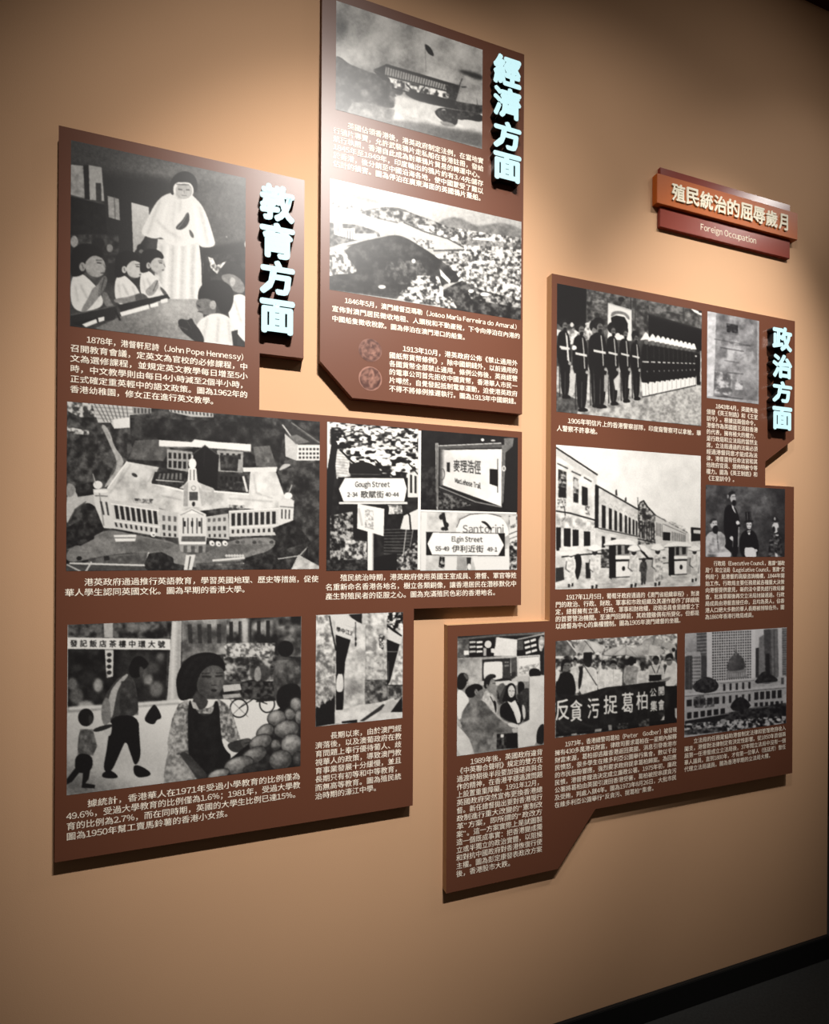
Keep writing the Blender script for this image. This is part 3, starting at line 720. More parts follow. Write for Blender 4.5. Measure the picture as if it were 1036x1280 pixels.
# house on the right
c.p('893,384 930,374 1040,446 1040,466 952,462', 0.24); c.l('930,380 1036,455', 4, 0.5); c.l('897,388 952,462', 5, 0.75); c.l('950,400 1030,455', 3, 0.4)
c.p('952,462 1040,462 1040,520 948,520', 0.86); c.p('905,420 952,462 948,520 908,505', 0.74); c.p('920,430 950,424 1000,452 946,460', 0.45)
for yy in (474, 490, 505): c.rows((955, yy), (1034, yy), (955, yy + 8), (1034, yy + 8), 6, .6, 0.2)
c.s('880,560 900,530 935,535 900,552', 0.7)
pic(EDU, c, label='aerial black and white photograph of a white university building with a clock tower', blur=0.4)

# ------------------------------------------------------------------ three photographs of street signs, white borders between them
wb = Canvas('102,97 918,169 915,731 100,733', 380, 500, 3.453, 0.93)
pic(EDU, wb, name='white_photo_border', dens=0.1, grain=0)
def sub(cv, root, lift, **k):
    cv.finish(k.pop('blur', 0.3), 0.01)
    o = print_mesh('photo_print', cv, None, **k)
    o.data.transform(Matrix.Translation((0, -lift, 0))); attach(o, root)

c = Canvas('99,92 492,127 490,734 96,736', 380, 500, 3.453, 0.1)
c.tex(c.all(), 0.04, 0.2, 20)
c.p('99,92 125,92 125,180 112,260 99,300', 0.92); c.p('130,215 190,205 200,330 140,340', 0.85); c.tex('130,215 190,205 200,330 140,340', 0.5, 1.0, 14, 0.6)
for i in range(9): c.l([(135, 230 + i * 12), (188, 236 + i * 12)], 3, 0.5, 0.6)
c.p('440,290 492,300 492,420 445,420', 0.85); c.rows((452, 320), (490, 330), (452, 400), (490, 404), 2, .5, 0.15)
c.tex('112,92 492,125 492,300 400,335 300,330 200,270 160,215 112,190', 0.0, 1.15, 13, 1, 2.4, 2, 1, 1.7)
c.tex('150,95 480,125 460,230 200,200', 0.0, 1.2, 9, 0.7, 2.6, 2, 1, 2.0)
c.s('120,170 150,185 138,240 132,330 122,420 112,560 104,640 99,640 99,300 112,230', 0.05); c.l('155,215 205,265 260,300', 8, 0.08); c.l('310,260 370,320 400,340', 7, 0.1); c.l('430,250 490,320', 6, 0.2)
c.s('190,275 270,262 330,300 340,335 195,335', 0.08); c.l('200,320 330,322', 3, 0.4)
c.p('150,440 240,440 235,560 280,580 275,600 150,600', 0.07); c.tex('112,500 210,480 215,690 112,700', 0.05, 0.75, 14, 0.9, 1.6); c.tex('180,600 270,610 272,690 170,690', 0.2, 0.95, 16, 0.8, 1.8)
c.p('345,450 420,455 425,490 350,495', 0.75); c.tex('345,450 420,455 425,490 350,495', 0.3, 0.95, 10, 0.7, 1.6)
c.s('330,450 370,450 360,520 345,600 335,600', 0.06)
for i in range(11): c.l([(345, 560 + i * 13), (470 - i * 3, 556 + i * 14)], 4, 0.42, 0.8)
c.p('430,500 492,470 492,560 440,560 415,556', 0.85); c.l('425,450 455,500 460,560', 7, 0.1); c.l('440,560 420,735', 5, 0.6); c.l('470,560 440,735', 4, 0.5); c.tex('400,690 492,600 492,736 380,736', 0.1, 0.9, 12, 0.7, 1.8)
c.p('99,690 270,690 270,736 99,736', 0.12); c.tex('99,690 270,690 270,736 99,736', 0.03, 0.4, 12, 0.8); c.p('300,680 400,660 400,736 300,736', 0.07)
c.p('274,565 299,565 299,736 274,736', 0.95); c.l('296,570 296,736', 4, 0.7)
c.p('231,448 346,470 343,588 229,555', 0.93); c.tex('262,470 300,478 300,560 262,550', 0.5, 0.95, 7, 0.8, 1.6); c.l('236,470 250,540', 10, 0.75)
c.p('147,333 447,336 448,441 147,442', 0.05); c.p('150,440 446,440 446,449 150,449', 0.9)
c.p('150,384 176,337 430,338 443,382 432,438 170,438', 0.97)
c.text('Gough Street', 219, 364, 371, 364, 31, 0.08, 0.016); c.text('2-34', 186, 408, 231, 408, 25, 0.08, 0.016); c.text('歌賦街', 243, 408, 345, 408, 33, 0.12, 0.012); c.text('40-44', 350, 408, 408, 408, 25, 0.08, 0.016)
sub(c, EDU, 0.0003, label='photograph of a Gough Street name sign below trees')

c = Canvas('505,128 922,164 920,487 503,471', 380, 500, 3.453, 0.07)
c.tex(c.all(), 0.03, 0.14, 30); c.tex('505,280 570,290 570,470 505,470', 0.03, 0.25, 14, 0.9, 1.5); c.tex('580,390 740,450 640,472 580,470', 0.05, 0.55, 10, 0.8, 1.5)
c.p('870,160 922,164 920,487 865,470', 0.12); c.p('862,165 905,164 900,200 866,230', 0.45); c.e(770, 172, 7, 6, 0.9); c.e(815, 175, 10, 4, 0.7); c.e(548, 395, 8, 16, 0.25)
c.p('566,186 579,186 578,475 570,470', 0.62); c.l('573,190 573,460', 3, 0.25)
c.p('580,200 852,188 856,206 582,212', 0.35); c.l('580,198 850,186', 4, 0.75)
c.grad('604,216 858,212 852,460 598,368', (604, 300), 0.80, (860, 330), 0.95)
c.tex('604,216 858,212 852,460 598,368', 0.6, 1.0, 60, 0.35)
c.grad('580,212 606,214 600,368 584,372', (584, 250), 0.25, (604, 250), 0.7)
c.l('584,375 740,440 852,462', 6, 0.5); c.l('584,384 730,450', 5, 0.2); c.l('600,362 650,382', 3, 0.9)
c.p('853,195 870,192 866,320 860,440 850,455', 0.45); c.ring(862, 296, 8, 12, 4, 0.9); c.l('835,255 835,400', 4, 0.35)
c.p('800,297 836,300 836,374 800,362', 0.05); c.p('615,269 629,270 629,312 615,309', 0.12); c.ring(596, 320, 12, 26, 4, 0.35)
c.text('麥理浩徑', 643, 283, 763, 292, 54, 0.12, 0.008, 1, 66); c.text('MacLehose Trail', 650, 346, 763, 372, 26, 0.06, 0.02, 1, 32)
sub(c, EDU, 0.0003, label='photograph of a MacLehose Trail sign on a dark hillside')

c = Canvas('503,484 920,489 918,734 500,735', 380, 500, 3.453, 0.72)
c.tex(c.all(), 0.6, 0.82, 40, 1); c.tex('503,484 660,486 660,735 503,735', 0.66, 0.9, 30, 0.8)
c.p('505,484 530,484 525,735 503,735', 0.88)
c.s('655,555 665,520 710,496 790,490 850,505 880,545 885,600 655,600', 0.93); c.l('658,550 672,516 715,494 790,488 850,503', 4, 0.35)
c.text('Santorini', 682, 556, 862, 556, 44, 0.35, 0.008)
c.s('758,524 782,522 806,548 812,566 798,556 786,540', 0.12)
c.l('600,490 605,520 615,560', 14, 0.1); c.e(592, 505, 10, 12, 0.12); c.e(614, 540, 10, 12, 0.1); c.e(600, 556, 10, 8, 0.15)
c.tex('585,675 610,678 605,730 580,720', 0.0, 0.7, 9, 1, 2); c.p('606,678 660,680 655,735 606,735', 0.86)
c.p('725,672 885,640 885,735 740,735', 0.9); c.p('700,672 722,672 716,735 704,735', 0.2); c.p('660,680 700,676 700,735 660,735', 0.6); c.e(712, 720, 8, 14, 0.9)
c.p('884,500 920,498 918,734 886,734', 0.18); c.tex('884,500 920,498 918,734 886,734', 0.05, 0.9, 16, 0.9, 2); c.p('884,560 918,545 918,600 886,618', 0.85); c.l('884,580 918,566', 4, 0.3); c.l('886,600 918,588', 3, 0.3); c.p('884,505 915,498 916,530 888,545', 0.8)
c.p('526,569 866,575 866,674 526,670', 0.06); c.l('700,676 845,680', 6, 0.85)
c.p('532,620 556,572 836,577 862,626 838,671 552,668', 0.97)
c.text('Elgin Street', 636, 600, 771, 602, 29, 0.08, 0.016); c.text('55-49', 566, 641, 626, 642, 25, 0.08, 0.016); c.text('伊利近街', 637, 642, 775, 643, 33, 0.12, 0.012); c.text('49-1', 790, 644, 834, 645, 24, 0.08, 0.016)
sub(c, EDU, 0.0003, label='photograph of an Elgin Street name sign')

# ------------------------------------------------------------------ photograph: girl selling fruit
c = Canvas('103,122 967,89 963,646 98,750', 50, 740, 2.96, 0.3)
c.grad(c.all(), (400, 430), 0.90, (250, 760), 0.62)
c.p('103,85 967,85 967,400 520,395 470,405 103,440', 0.22); c.tex('103,85 967,85 967,400 520,395 470,405 103,440', 0.08, 0.4, 40, 0.8, 1.3)
c.tex('103,115 490,100 485,170 103,168', 0.06, 0.45, 30, 0.9, 1.6); c.p('235,110 270,108 270,168 238,168', 0.7); c.e(360, 130, 40, 14, 0.5, 0, 0.7, 2)
c.tex('103,212 470,214 465,400 103,436', 0.04, 0.22, 35, 1, 1.2)
c.tex('525,100 690,95 690,230 560,235 525,260', 0.3, 0.7, 60, 0.9, 1.3); c.rows((535, 120), (680, 118), (540, 190), (680, 190), 4, .42, 0.22, 0.9); c.tex('690,95 967,88 967,240 690,235', 0.1, 0.65, 45, 0.9, 1.5)
c.rows((690, 110), (860, 105), (690, 185), (860, 185), 5, .4, 0.14, 0.9); c.p('745,98 772,97 768,270 750,272', 0.75, 0.9, 2); c.tex('680,190 870,188 866,250 690,250', 0.35, 0.9, 10, 0.8, 1.8); c.tex('680,240 870,240 870,330 680,330', 0.15, 0.75, 20, 0.9, 1.6)
c.p('488,108 524,106 518,398 470,404', 0.72); c.l('497,110 488,395', 8, 0.9, 0.9, 1.5); c.l('515,110 508,390', 6, 0.5, 0.7, 1.5)
c.p('100,168 482,174 482,214 100,210', 0.92)
for i, ch in enumerate('發記飯店茶樓中環大號'):
    x = 125 + i * 36; c.text(ch, x - 14, 190 + i * 0.4, x + 14, 190 + i * 0.4, 28, 0.1, 0.02)
c.p('240,214 272,214 270,312 246,318', 0.82)
for i in range(4): c.e(256, 232 + i * 22, 9, 8, 0.2)
for x, y, rx, ry, g in ((120, 340, 20, 24, .5), (135, 385, 26, 30, .45), (170, 420, 30, 18, .75), (228, 310, 20, 16, .08), (215, 345, 18, 26, .7), (400, 325, 18, 22, .75), (398, 370, 18, 30, .2), (430, 360, 24, 30, .5), (420, 280, 20, 20, .35), (385, 300, 14, 14, .55), (445, 240, 14, 16, .45)):
    c.e(x, y, rx, ry, g, 0, 0.85, 1.5)
c.p('103,425 510,398 516,410 103,440', 0.86, 1, 1); c.l('103,443 515,412', 4, 0.3, 0.8, 1)
c.grad('97,560 240,650 430,650 470,712 300,735 97,755', (250, 640), 0.8, (200, 745), 0.42, 0.9, 6)
# passers-by
c.e(372, 280, 52, 60, 0.34, 0, 0.8, 6)
c.s('325,295 340,250 370,238 398,255 398,280 370,290 352,310', 0.07); c.e(354, 288, 26, 30, 0.05); c.s('366,272 384,280 384,304 368,316', 0.3); c.s('330,268 350,238 378,236 402,262 400,272 360,268', 0.04)
c.s('232,470 232,400 255,360 292,312 330,305 352,330 362,400 366,458 268,475 250,480', 0.30); c.s('252,400 268,350 322,298 328,310 290,350 275,420 268,470 245,460', 0.66); c.s('300,330 345,325 362,400 364,455 290,462', 0.26); c.tex('300,330 345,325 362,400 364,455 290,462', 0.18, 0.36, 20, 0.7)
c.s('228,480 226,420 246,380 262,420 262,480 245,500', 0.5)
c.s('262,458 364,455 368,540 374,610 352,648 336,600 318,545 298,590 262,672 232,660 246,590 255,520', 0.05)
c.s('228,672 258,655 292,682 280,690 232,688', 0.04); c.s('342,640 372,642 412,668 405,682 352,688', 0.04); c.s('232,505 260,478 268,490 262,535 240,530', 0.75)
c.e(170, 464, 29, 33, 0.08); c.s('178,450 196,462 196,484 182,494', 0.22)
c.s('148,506 196,508 212,570 196,606 138,604 140,548', 0.40); c.tex('148,506 196,508 212,570 196,606 138,604', 0.28, 0.52, 16, 0.7)
c.s('192,506 262,486 272,498 205,522', 0.18); c.s('132,596 196,602 194,660 152,672 128,660', 0.05)
c.p('160,655 186,655 180,690 168,708 204,714 202,726 154,724 158,690', 0.06); c.p('130,652 152,660 118,702 99,712 99,692', 0.06)
c.s('384,474 396,448 410,428 424,412 442,440 452,468 432,472 424,490 404,488', 0.08)
# rickshaw and porter
c.s('735,335 800,320 850,335 872,392 830,405 760,392 738,372', 0.14); c.tex('740,330 860,330 870,395 750,395', 0.04, 0.4, 14, 0.8, 1.6); c.p('675,345 740,340 745,362 680,370', 0.75); c.p('675,380 740,375 745,388 680,396', 0.65); c.e(815, 300, 40, 34, 0.22, 0, 0.8, 1); c.s('790,330 795,280 815,270 820,330', 0.55)
c.ring(736, 430, 35, 36, 5, 0.12); c.ring(840, 414, 30, 34, 5, 0.14); c.l('736,430 790,395 840,414', 4, 0.12); c.l('700,395 770,462', 2, 0.35); c.l('770,395 705,462', 2, 0.35); c.l('870,400 800,405', 5, 0.15)
c.s('862,300 868,255 898,236 940,248 967,285 970,420 884,440 866,380', 0.30); c.tex('866,255 940,248 967,285 967,400 880,400', 0.18, 0.5, 22, 0.7, 1.3); c.s('872,250 900,240 905,300 880,330', 0.5, 0.7, 2); c.e(908, 210, 30, 30, 0.07); c.s('872,350 967,330 967,440 880,440', 0.08)
# girl
c.s('478,580 470,560 488,470 512,415 545,398 590,425 628,432 660,395 704,425 742,545 700,565 668,520 660,640 600,712 455,712 462,640', 0.52)
c.tex('478,580 470,560 488,470 512,415 545,398 590,425 628,432 660,395 704,425 742,545 668,545 640,640 580,705 458,705', 0.32, 0.74, 9, 0.75, 1.5)
c.s('470,598 474,560 492,470 520,420 540,480 548,590', 0.60, 0.7); c.tex('474,590 480,540 500,450 530,430 546,590', 0.4, 0.8, 12, 0.7, 1.3); c.l('548,430 552,600', 7, 0.2, 0.8, 1)
c.s('548,400 565,402 580,446 612,462 642,446 644,402 662,404 668,520 680,580 718,612 640,680 590,705 552,640 548,540', 0.09); c.tex('560,450 650,450 670,560 640,670 570,640', 0.05, 0.17, 20, 0.7)
c.s('562,390 624,392 618,425 592,438 568,424', 0.28); c.p('556,400 576,410 590,438 566,430', 0.7)
c.s('505,360 503,320 520,275 552,238 600,222 655,226 686,262 684,300 668,280 640,270 610,282 594,310 582,360 562,392 526,404 512,392', 0.055); c.tex('510,330 560,245 650,230 610,280 580,360 530,395', 0.03, 0.14, 14, 0.6)
for q in ('540,300 560,260 600,236', '525,340 545,280 580,245', '555,330 575,285 610,255', '535,385 545,330', '640,240 672,262'): c.l(q, 4, 0.16, 0.7, 1)
c.s('580,330 598,292 628,270 662,272 682,292 684,320 676,352 662,380 636,396 604,388 580,362', 0.34); c.s('612,290 650,278 678,300 674,345 655,372 630,350', 0.46, 0.8, 3); c.s('582,330 600,310 606,370 620,392 596,386', 0.2, 0.7, 3)
c.l('600,312 632,314', 6, 0.1, 0.9, 0.6); c.l('650,312 674,310', 6, 0.1, 0.9, 0.6); c.l('598,302 630,300', 3, 0.16); c.l('650,300 676,299', 3, 0.16); c.s('640,318 650,318 655,340 640,346', 0.38, 0.9, 1); c.l('634,345 652,345', 3, 0.2); c.s('628,362 642,358 658,362 644,372', 0.16); c.s('610,385 636,396 655,388 640,380', 0.24, 0.7, 1)
c.s('512,592 548,594 578,630 622,676 612,694 570,690 528,650', 0.26); c.s('538,620 570,640 606,676 590,680 552,655', 0.38, 0.6, 2)
c.s('690,560 738,546 778,538 786,560 760,586 726,596 700,585', 0.24); c.s('738,548 780,540 780,572 752,580', 0.34)
c.l('758,560 775,556', 3, 0.12); c.s('474,600 520,604 580,690 560,708 458,708', 0.62); c.tex('474,600 520,604 580,690 560,708 458,708', 0.45, 0.8, 14, 0.8)
# fruit
def fruit(x, y, rx, ry, an, g):
    c.e(x, y, rx + 2, ry + 2, 0.05, an); c.e(x, y, rx, ry, g * 0.55, an)
    c.e(x - rx * 0.1, y - ry * 0.2, rx * 0.82, ry * 0.7, g, an, 0.9, 1.6); c.e(x - rx * 0.25, y - ry * 0.42, rx * 0.4, ry * 0.25, min(1, g * 1.3), an, 0.7, 1.5)
c.p('630,690 700,620 800,540 850,500 870,440 940,395 967,390 967,650 760,672', 0.08)
for f in ((948, 418, 22, 28, -.2, .62), (875, 466, 34, 28, -.3, .6), (925, 452, 18, 20, 0, .55), (958, 462, 14, 26, 0, .6), (912, 508, 46, 32, -.2, .55), (832, 518, 36, 24, -.7, .55), (872, 566, 18, 20, 0, .5), (932, 565, 40, 40, -.5, .6), (815, 556, 44, 26, -.4, .55), (890, 622, 42, 36, -.3, .48), (790, 606, 52, 28, -.5, .5), (735, 640, 56, 30, -.3, .58), (660, 676, 42, 18, -.35, .66), (955, 620, 20, 30, 0, .3), (800, 650, 50, 16, -.2, .2)): fruit(*f)
c.tex('640,690 760,600 850,500 940,400 967,390 967,650 700,680', 0.2, 0.7, 12, 0.22, 1.4)
pic(EDU, c, label='black and white photograph of a girl selling fruit in a busy street')

# ------------------------------------------------------------------ photograph: school alley
c = Canvas('107,122 572,108 565,672 103,718', 370, 740, 4.267, 0.8)
c.tex(c.all(), 0.62, 0.92, 40)
c.p('107,122 182,122 208,300 210,540 206,700 103,720', 0.74); c.tex('107,122 182,122 208,300 210,540 206,700 103,720', 0.4, 0.95, 22, 0.9, 1.4)
c.p('103,605 125,620 140,570 155,600 170,555 185,580 208,535 206,702 103,720', 0.09); c.tex('103,480 208,440 208,560 103,620', 0.35, 0.8, 14, 0.6, 1.5)
c.p('182,125 260,118 330,160 310,195 212,165', 0.85); c.l('178,130 192,210 212,310', 7, 0.08); c.l('212,165 330,200', 4, 0.4)
c.p('208,160 316,196 312,256 212,226', 0.86); c.text('學中江濠', 214, 196, 312, 226, 28, 0.1, 0.02)
c.p('212,228 306,262 262,372 256,436 238,430 214,446', 0.05); c.p('212,440 256,430 256,560 250,628 212,630', 0.14)
c.s('213,480 222,440 236,428 252,446 254,532 214,536', 0.9); c.e(235, 428, 10, 10, 0.1); c.p('213,534 252,534 246,628 214,628', 0.08)
c.p('280,120 352,114 350,168 330,160 300,140', 0.12); c.p('370,114 390,112 374,182', 0.08); c.p('355,116 372,114 372,165 356,170', 0.75)
c.p('308,185 372,172 378,590 252,625 262,372', 0.82); c.tex('308,185 372,172 378,590 252,625 262,372', 0.6, 0.95, 30, 0.8, 1.2); c.l('317,160 317,290', 5, 0.3); c.e(318, 250, 5, 10, 0.1); c.e(318, 278, 5, 10, 0.1)
c.p('372,115 486,108 492,590 366,600', 0.78); c.tex('372,115 486,108 492,590 366,600', 0.5, 0.98, 28, 0.85, 1.4); c.tex('370,330 480,300 482,470 372,470', 0.45, 0.85, 14, 0.6, 1.5)
c.tex('366,470 488,470 490,590 366,600', 0.12, 0.6, 22, 0.85, 1.4); c.s('262,490 300,480 370,500 366,560 300,530 262,560', 0.36, 0.8, 5); c.l('372,180 370,590', 4, 0.45, 0.8, 0.6); c.l('366,470 488,468', 4, 0.35, 0.8)
c.tex('440,225 472,235 466,310 442,295', 0.1, 0.9, 8, 0.9, 2)
c.p('484,110 575,107 570,200 484,200', 0.6); c.tex('484,110 575,107 570,200 484,200', 0.0, 1.0, 14, 1, 2.2); c.l('488,180 560,235', 12, 0.06); c.p('490,195 565,240 560,280 492,252', 0.85)
c.p('484,252 552,280 500,480 486,500', 0.06); c.l('486,318 540,318', 4, 0.6); c.l('492,370 492,470', 6, 0.35)
c.p('552,280 572,270 568,500 498,500 520,420', 0.82); c.tex('552,280 572,270 568,500 498,500 520,420', 0.5, 0.95, 14, 0.8, 1.4); c.p('490,496 568,496 566,560 492,590', 0.42); c.tex('490,496 568,496 566,560 492,590', 0.15, 0.65, 14, 0.8, 1.4); c.l('490,497 568,497', 4, 0.08)
c.p('206,640 300,612 455,586 520,565 565,640 565,674 206,700', 0.86); c.tex('206,640 300,612 455,586 520,565 565,640 565,674 206,700', 0.7, 0.98, 30, 0.7)
c.p('338,688 462,598 492,604 360,690', 0.22); c.p('504,640 566,556 568,640', 0.08); c.p('244,690 326,680 326,698 244,700', 0.08); c.p('480,590 520,575 540,590 500,640 440,650', 0.72)
pic(EDU, c, label='black and white photograph of an alley beside a school gate')

# ------------------------------------------------------------------ photograph: trading hulk flying a flag
c = Canvas('135,10 770,208 768,640 140,477', 380, 0, 3.453, 0.72)
c.tex(c.all(), 0.50, 0.90, 110, 1, 1.2, 4); c.grad('135,10 770,208 770,330 560,250 300,180 135,150', (300, 60), 0.55, (330, 230), 0.8, 0.5, 10)
c.s('138,70 175,90 190,130 165,158 138,160', 0.25, 0.9, 4); c.e(250, 150, 30, 22, 0.5, 0.3, 0.6, 5); c.e(600, 190, 40, 20, 0.5, 0.3, 0.7, 5); c.e(330, 130, 25, 10, 0.55, 0.3, 0.6, 4)
c.s('655,300 700,305 772,325 772,348 720,336', 0.12, 0.9, 1.5)
c.s('518,186 548,206 564,246 540,236 524,214', 0.08); c.l('522,190 526,310', 2.5, 0.5)
c.s('130,240 160,248 190,275 240,300 300,318 350,330 420,380 430,408 392,420 360,410 396,450 380,472 300,452 240,432 205,470 190,490 130,486', 0.22)
c.tex('130,240 190,275 300,318 420,380 392,420 396,450 300,452 190,490 130,486', 0.12, 0.42, 28, 0.8, 1.3); c.s('180,280 300,310 300,330 200,320', 0.5, 0.5, 3)
c.p('300,302 355,277 672,370 655,392 360,312 345,322', 0.1)
c.p('352,288 640,374 632,400 348,328', 0.62); c.rows((354, 288), (640, 374), (350, 326), (632, 398), 26, .4, 0.2, 0.8); c.l('356,282 640,368', 4, 0.12); c.l('350,326 632,398', 5, 0.1)
c.p('298,305 348,322 380,352 340,345', 0.12)
c.p('612,370 674,368 652,448 618,444', 0.14); c.tex('612,370 674,368 652,448 618,444', 0.05, 0.35, 10, 0.7)
c.p('368,336 630,402 620,430 470,405 380,378', 0.6); c.tex('368,336 630,402 620,430 470,405 380,378', 0.1, 1.0, 16, 0.95, 2); c.l('520,375 490,410', 6, 0.1); c.l('440,362 470,395', 6, 0.1); c.l('380,380 470,404 620,432', 6, 0.1)
c.s('420,392 540,405 660,440 770,455 772,492 700,478 640,470 600,462 540,450 470,430', 0.12); c.tex('650,440 770,455 772,492 650,472', 0.05, 0.35, 14, 0.8, 1.5); c.l('745,425 748,460', 3, 0.2); c.p('660,440 680,380 760,400 770,450', 0.72, 0.6, 3); c.l('682,340 666,378', 4, 0.25); c.e(690, 376, 12, 3, 0.2)
c.s('392,405 470,432 560,455 620,472 560,490 590,530 440,500 392,478', 0.78, 1, 1.5); c.tex('392,405 470,432 560,455 610,472 560,490 590,530 440,500', 0.65, 0.88, 30, 0.6)
c.s('185,482 210,440 300,450 392,475 384,520 300,505 190,520', 0.52, 0.9, 3); c.tex('185,482 210,440 300,450 392,475 384,520 200,510', 0.38, 0.68, 26, 0.7); c.s('236,420 270,390 310,410 300,440', 0.42, 0.8, 3); c.e(262, 400, 14, 12, 0.6, 0, 0.8, 2)
c.s('562,480 590,462 640,474 772,490 775,532 690,512 664,530 650,545 604,528 570,500', 0.13); c.e(602, 484, 12, 14, 0.6); c.e(604, 486, 6, 8, 0.15); c.tex('562,480 640,474 772,490 690,512 604,528', 0.05, 0.4, 12, 0.6, 1.5)
c.p('664,515 772,538 772,566 660,535', 0.8); c.s('580,520 640,530 660,550 600,545', 0.55)
c.grad('135,476 300,505 520,530 772,575 772,645 135,490', (500, 520), 0.48, (520, 600), 0.36, 1, 2); c.l('440,505 600,545 770,580', 4, 0.6, 0.7, 1.5)
pic(ECO, c, label='old photograph of a trading hulk flying a flag')

# ------------------------------------------------------------------ photograph: harbour town from a hill
c = Canvas('112,82 938,265 935,691 110,560', 380, 200, 3.453, 0.78)
c.grad(c.all(), (300, 110), 0.82, (350, 330), 0.66)
c.s('100,122 180,132 280,160 375,190 300,194 200,178 100,160', 0.55, 1, 2)
for x, y in ((125, 180), (150, 195), (187, 200), (205, 195), (248, 210), (470, 300), (545, 360), (510, 355)): c.p([(x - 5, y + 8), (x, y - 12), (x + 4, y + 8)], 0.4); c.l([(x - 8, y + 9), (x + 8, y + 10)], 4, 0.3)
c.s('575,268 612,252 650,246 690,256 745,288 800,276 860,270 945,300 945,345 760,320 600,300', 0.46, 1, 1); c.tex('590,268 650,248 745,290 860,272 940,300 935,340 760,318 600,300', 0.36, 0.58, 30, 0.7)
c.s('240,226 290,210 350,203 415,206 470,232 540,256 612,285 640,312 560,312 470,290 380,268 290,248', 0.34); c.tex('240,226 350,203 470,232 612,285 640,312 560,312 400,268 290,248', 0.12, 0.75, 14, 0.85, 1.7)
c.tex('480,280 640,292 760,312 945,338 945,640 800,600 640,510 560,410 640,398 695,388 680,370 600,345', 0.25, 0.98, 13, 1, 1.6); c.tex('600,380 940,400 940,620 700,540', 0.12, 0.98, 11, 0.7, 1.8)
for i in range(70):
    random.seed(i); x = random.uniform(600, 930); y = 330 + (x - 600) * 0.1 + random.random() ** 1.0 * 190
    if y < 300 + (x - 560) * 0.75: c.p([(x, y), (x + 12, y + 2), (x + 12, y + 10), (x, y + 8)], random.choice((0.95, 0.9, 0.25, 0.2)), 0.8)
c.tex('700,340 935,360 935,380 700,370', 0.25, 0.7, 16, 0.7); c.p('830,385 856,388 856,420 830,416', 0.85)
c.s('420,262 480,290 560,322 650,352 692,378 690,392 560,392 520,385 440,330 380,290', 0.7); c.l('430,270 520,310 620,340 690,378', 5, 0.25); c.l('560,392 690,388', 7, 0.3); c.tex('460,335 560,350 560,385 500,380', 0.2, 0.85, 10, 0.7, 1.7)
# near left: houses, road
c.tex('105,270 230,280 320,310 330,335 200,370 105,385', 0.08, 0.5, 16, 1, 1.5)
c.p('128,264 164,270 166,296 218,296 222,346 130,322', 0.85); c.rows((134, 274), (160, 278), (134, 312), (160, 318), 3, .35, 0.25); c.rows((170, 302), (216, 304), (170, 340), (216, 344), 4, .35, 0.25); c.p('220,318 310,318 316,332 222,346', 0.75)
c.s('105,390 170,375 240,355 380,330 390,320 300,335 200,352 105,378', 0.68)
c.tex('105,392 185,398 250,480 240,500 105,500', 0.3, 0.95, 13, 1, 1.7)
c.s('172,390 230,355 330,335 390,322 440,335 500,372 560,410 600,455 660,488 672,528 620,530 560,560 520,600 420,590 250,572 105,556 105,492 240,492 205,440', 0.12)
c.tex('172,390 330,335 420,330 560,410 660,488 620,530 520,600 250,572 105,556 105,500 240,492', 0.05, 0.3, 26, 0.9, 1.4); c.tex('360,440 500,430 540,520 420,540 340,500', 0.08, 0.55, 14, 0.6, 1.6)
c.tex('480,500 580,500 610,590 640,640 440,610 400,590', 0.12, 0.95, 14, 0.9, 1.9); c.p('585,470 632,520 628,535 590,500', 0.88); c.e(472, 436, 8, 9, 0.9); c.e(336, 548, 16, 8, 0.85); c.e(170, 546, 12, 6, 0.8)
c.tex('600,560 680,520 760,560 945,610 945,700 700,660 600,640', 0.04, 0.4, 18, 1, 1.7); c.tex('700,560 935,600 935,640 720,600', 0.1, 0.95, 13, 0.6, 2); c.tex('580,590 630,590 660,640 590,640', 0.2, 1, 12, 0.8, 2); c.e(720, 566, 12, 8, 0.9); c.e(780, 580, 20, 8, 0.9)
c.tex('105,500 420,580 400,600 105,560', 0.04, 0.25, 20, 0.8, 1.4)
pic(ECO, c, label='old photograph of a harbour town seen from a hill')

# ------------------------------------------------------------------ two copper coins
for k, (x0, y0, x1, y1) in enumerate(((233, 165, 612, 555), (233, 615, 614, 1026))):
    c = Canvas([(x0, y0), (x1, y0 + 18), (x1, y1), (x0, y1 - 18)], 430, 410, 12.95, 0.5)
    cx, cy, rx, ry = (x0 + x1) / 2, (y0 + y1) / 2, (x1 - x0) / 2, (y1 - y0) / 2
    c.tex(c.all(), 0.34, 0.66, 60, 1, 1.3)
    random.seed(5 + k)
    for i in range(26):
        an = random.uniform(0, 6.28); r = random.uniform(0.1, 0.75); a2 = an + random.uniform(-.5, .9); r2 = r + random.uniform(-.2, .3)
        c.l([(cx + rx * r * math.cos(an), cy + ry * r * math.sin(an)), (cx + rx * min(r2, .85) * math.cos(a2), cy + ry * min(r2, .85) * math.sin(a2))], random.uniform(10, 22), random.choice((0.3, 0.75, 0.8, 0.42)), 0.6, 0.3)
    if k: c.ring(cx, cy, rx, ry, 22, 0.86, 0.8); c.s('500,960 560,860 600,800 560,960', 0.15, 0.8, 0.6); c.l('430,860 480,760 440,660', 30, 0.85, 0.7, 0.7); c.l('440,950 490,850', 34, 0.8, 0.6, 0.7)
    else: c.ring(cx, cy, rx, ry, 14, 0.62, 0.6); c.ring(cx, cy, rx * 0.72, ry * 0.72, 12, 0.68, 0.6); c.e(400, 230, 22, 30, 0.2, 0.4, 0.8, 0.5)
    pic(ECO, c, M_COIN, name='coin_print', disc=True, label='printed picture of a round copper coin', blur=0.25, grain=0.01)

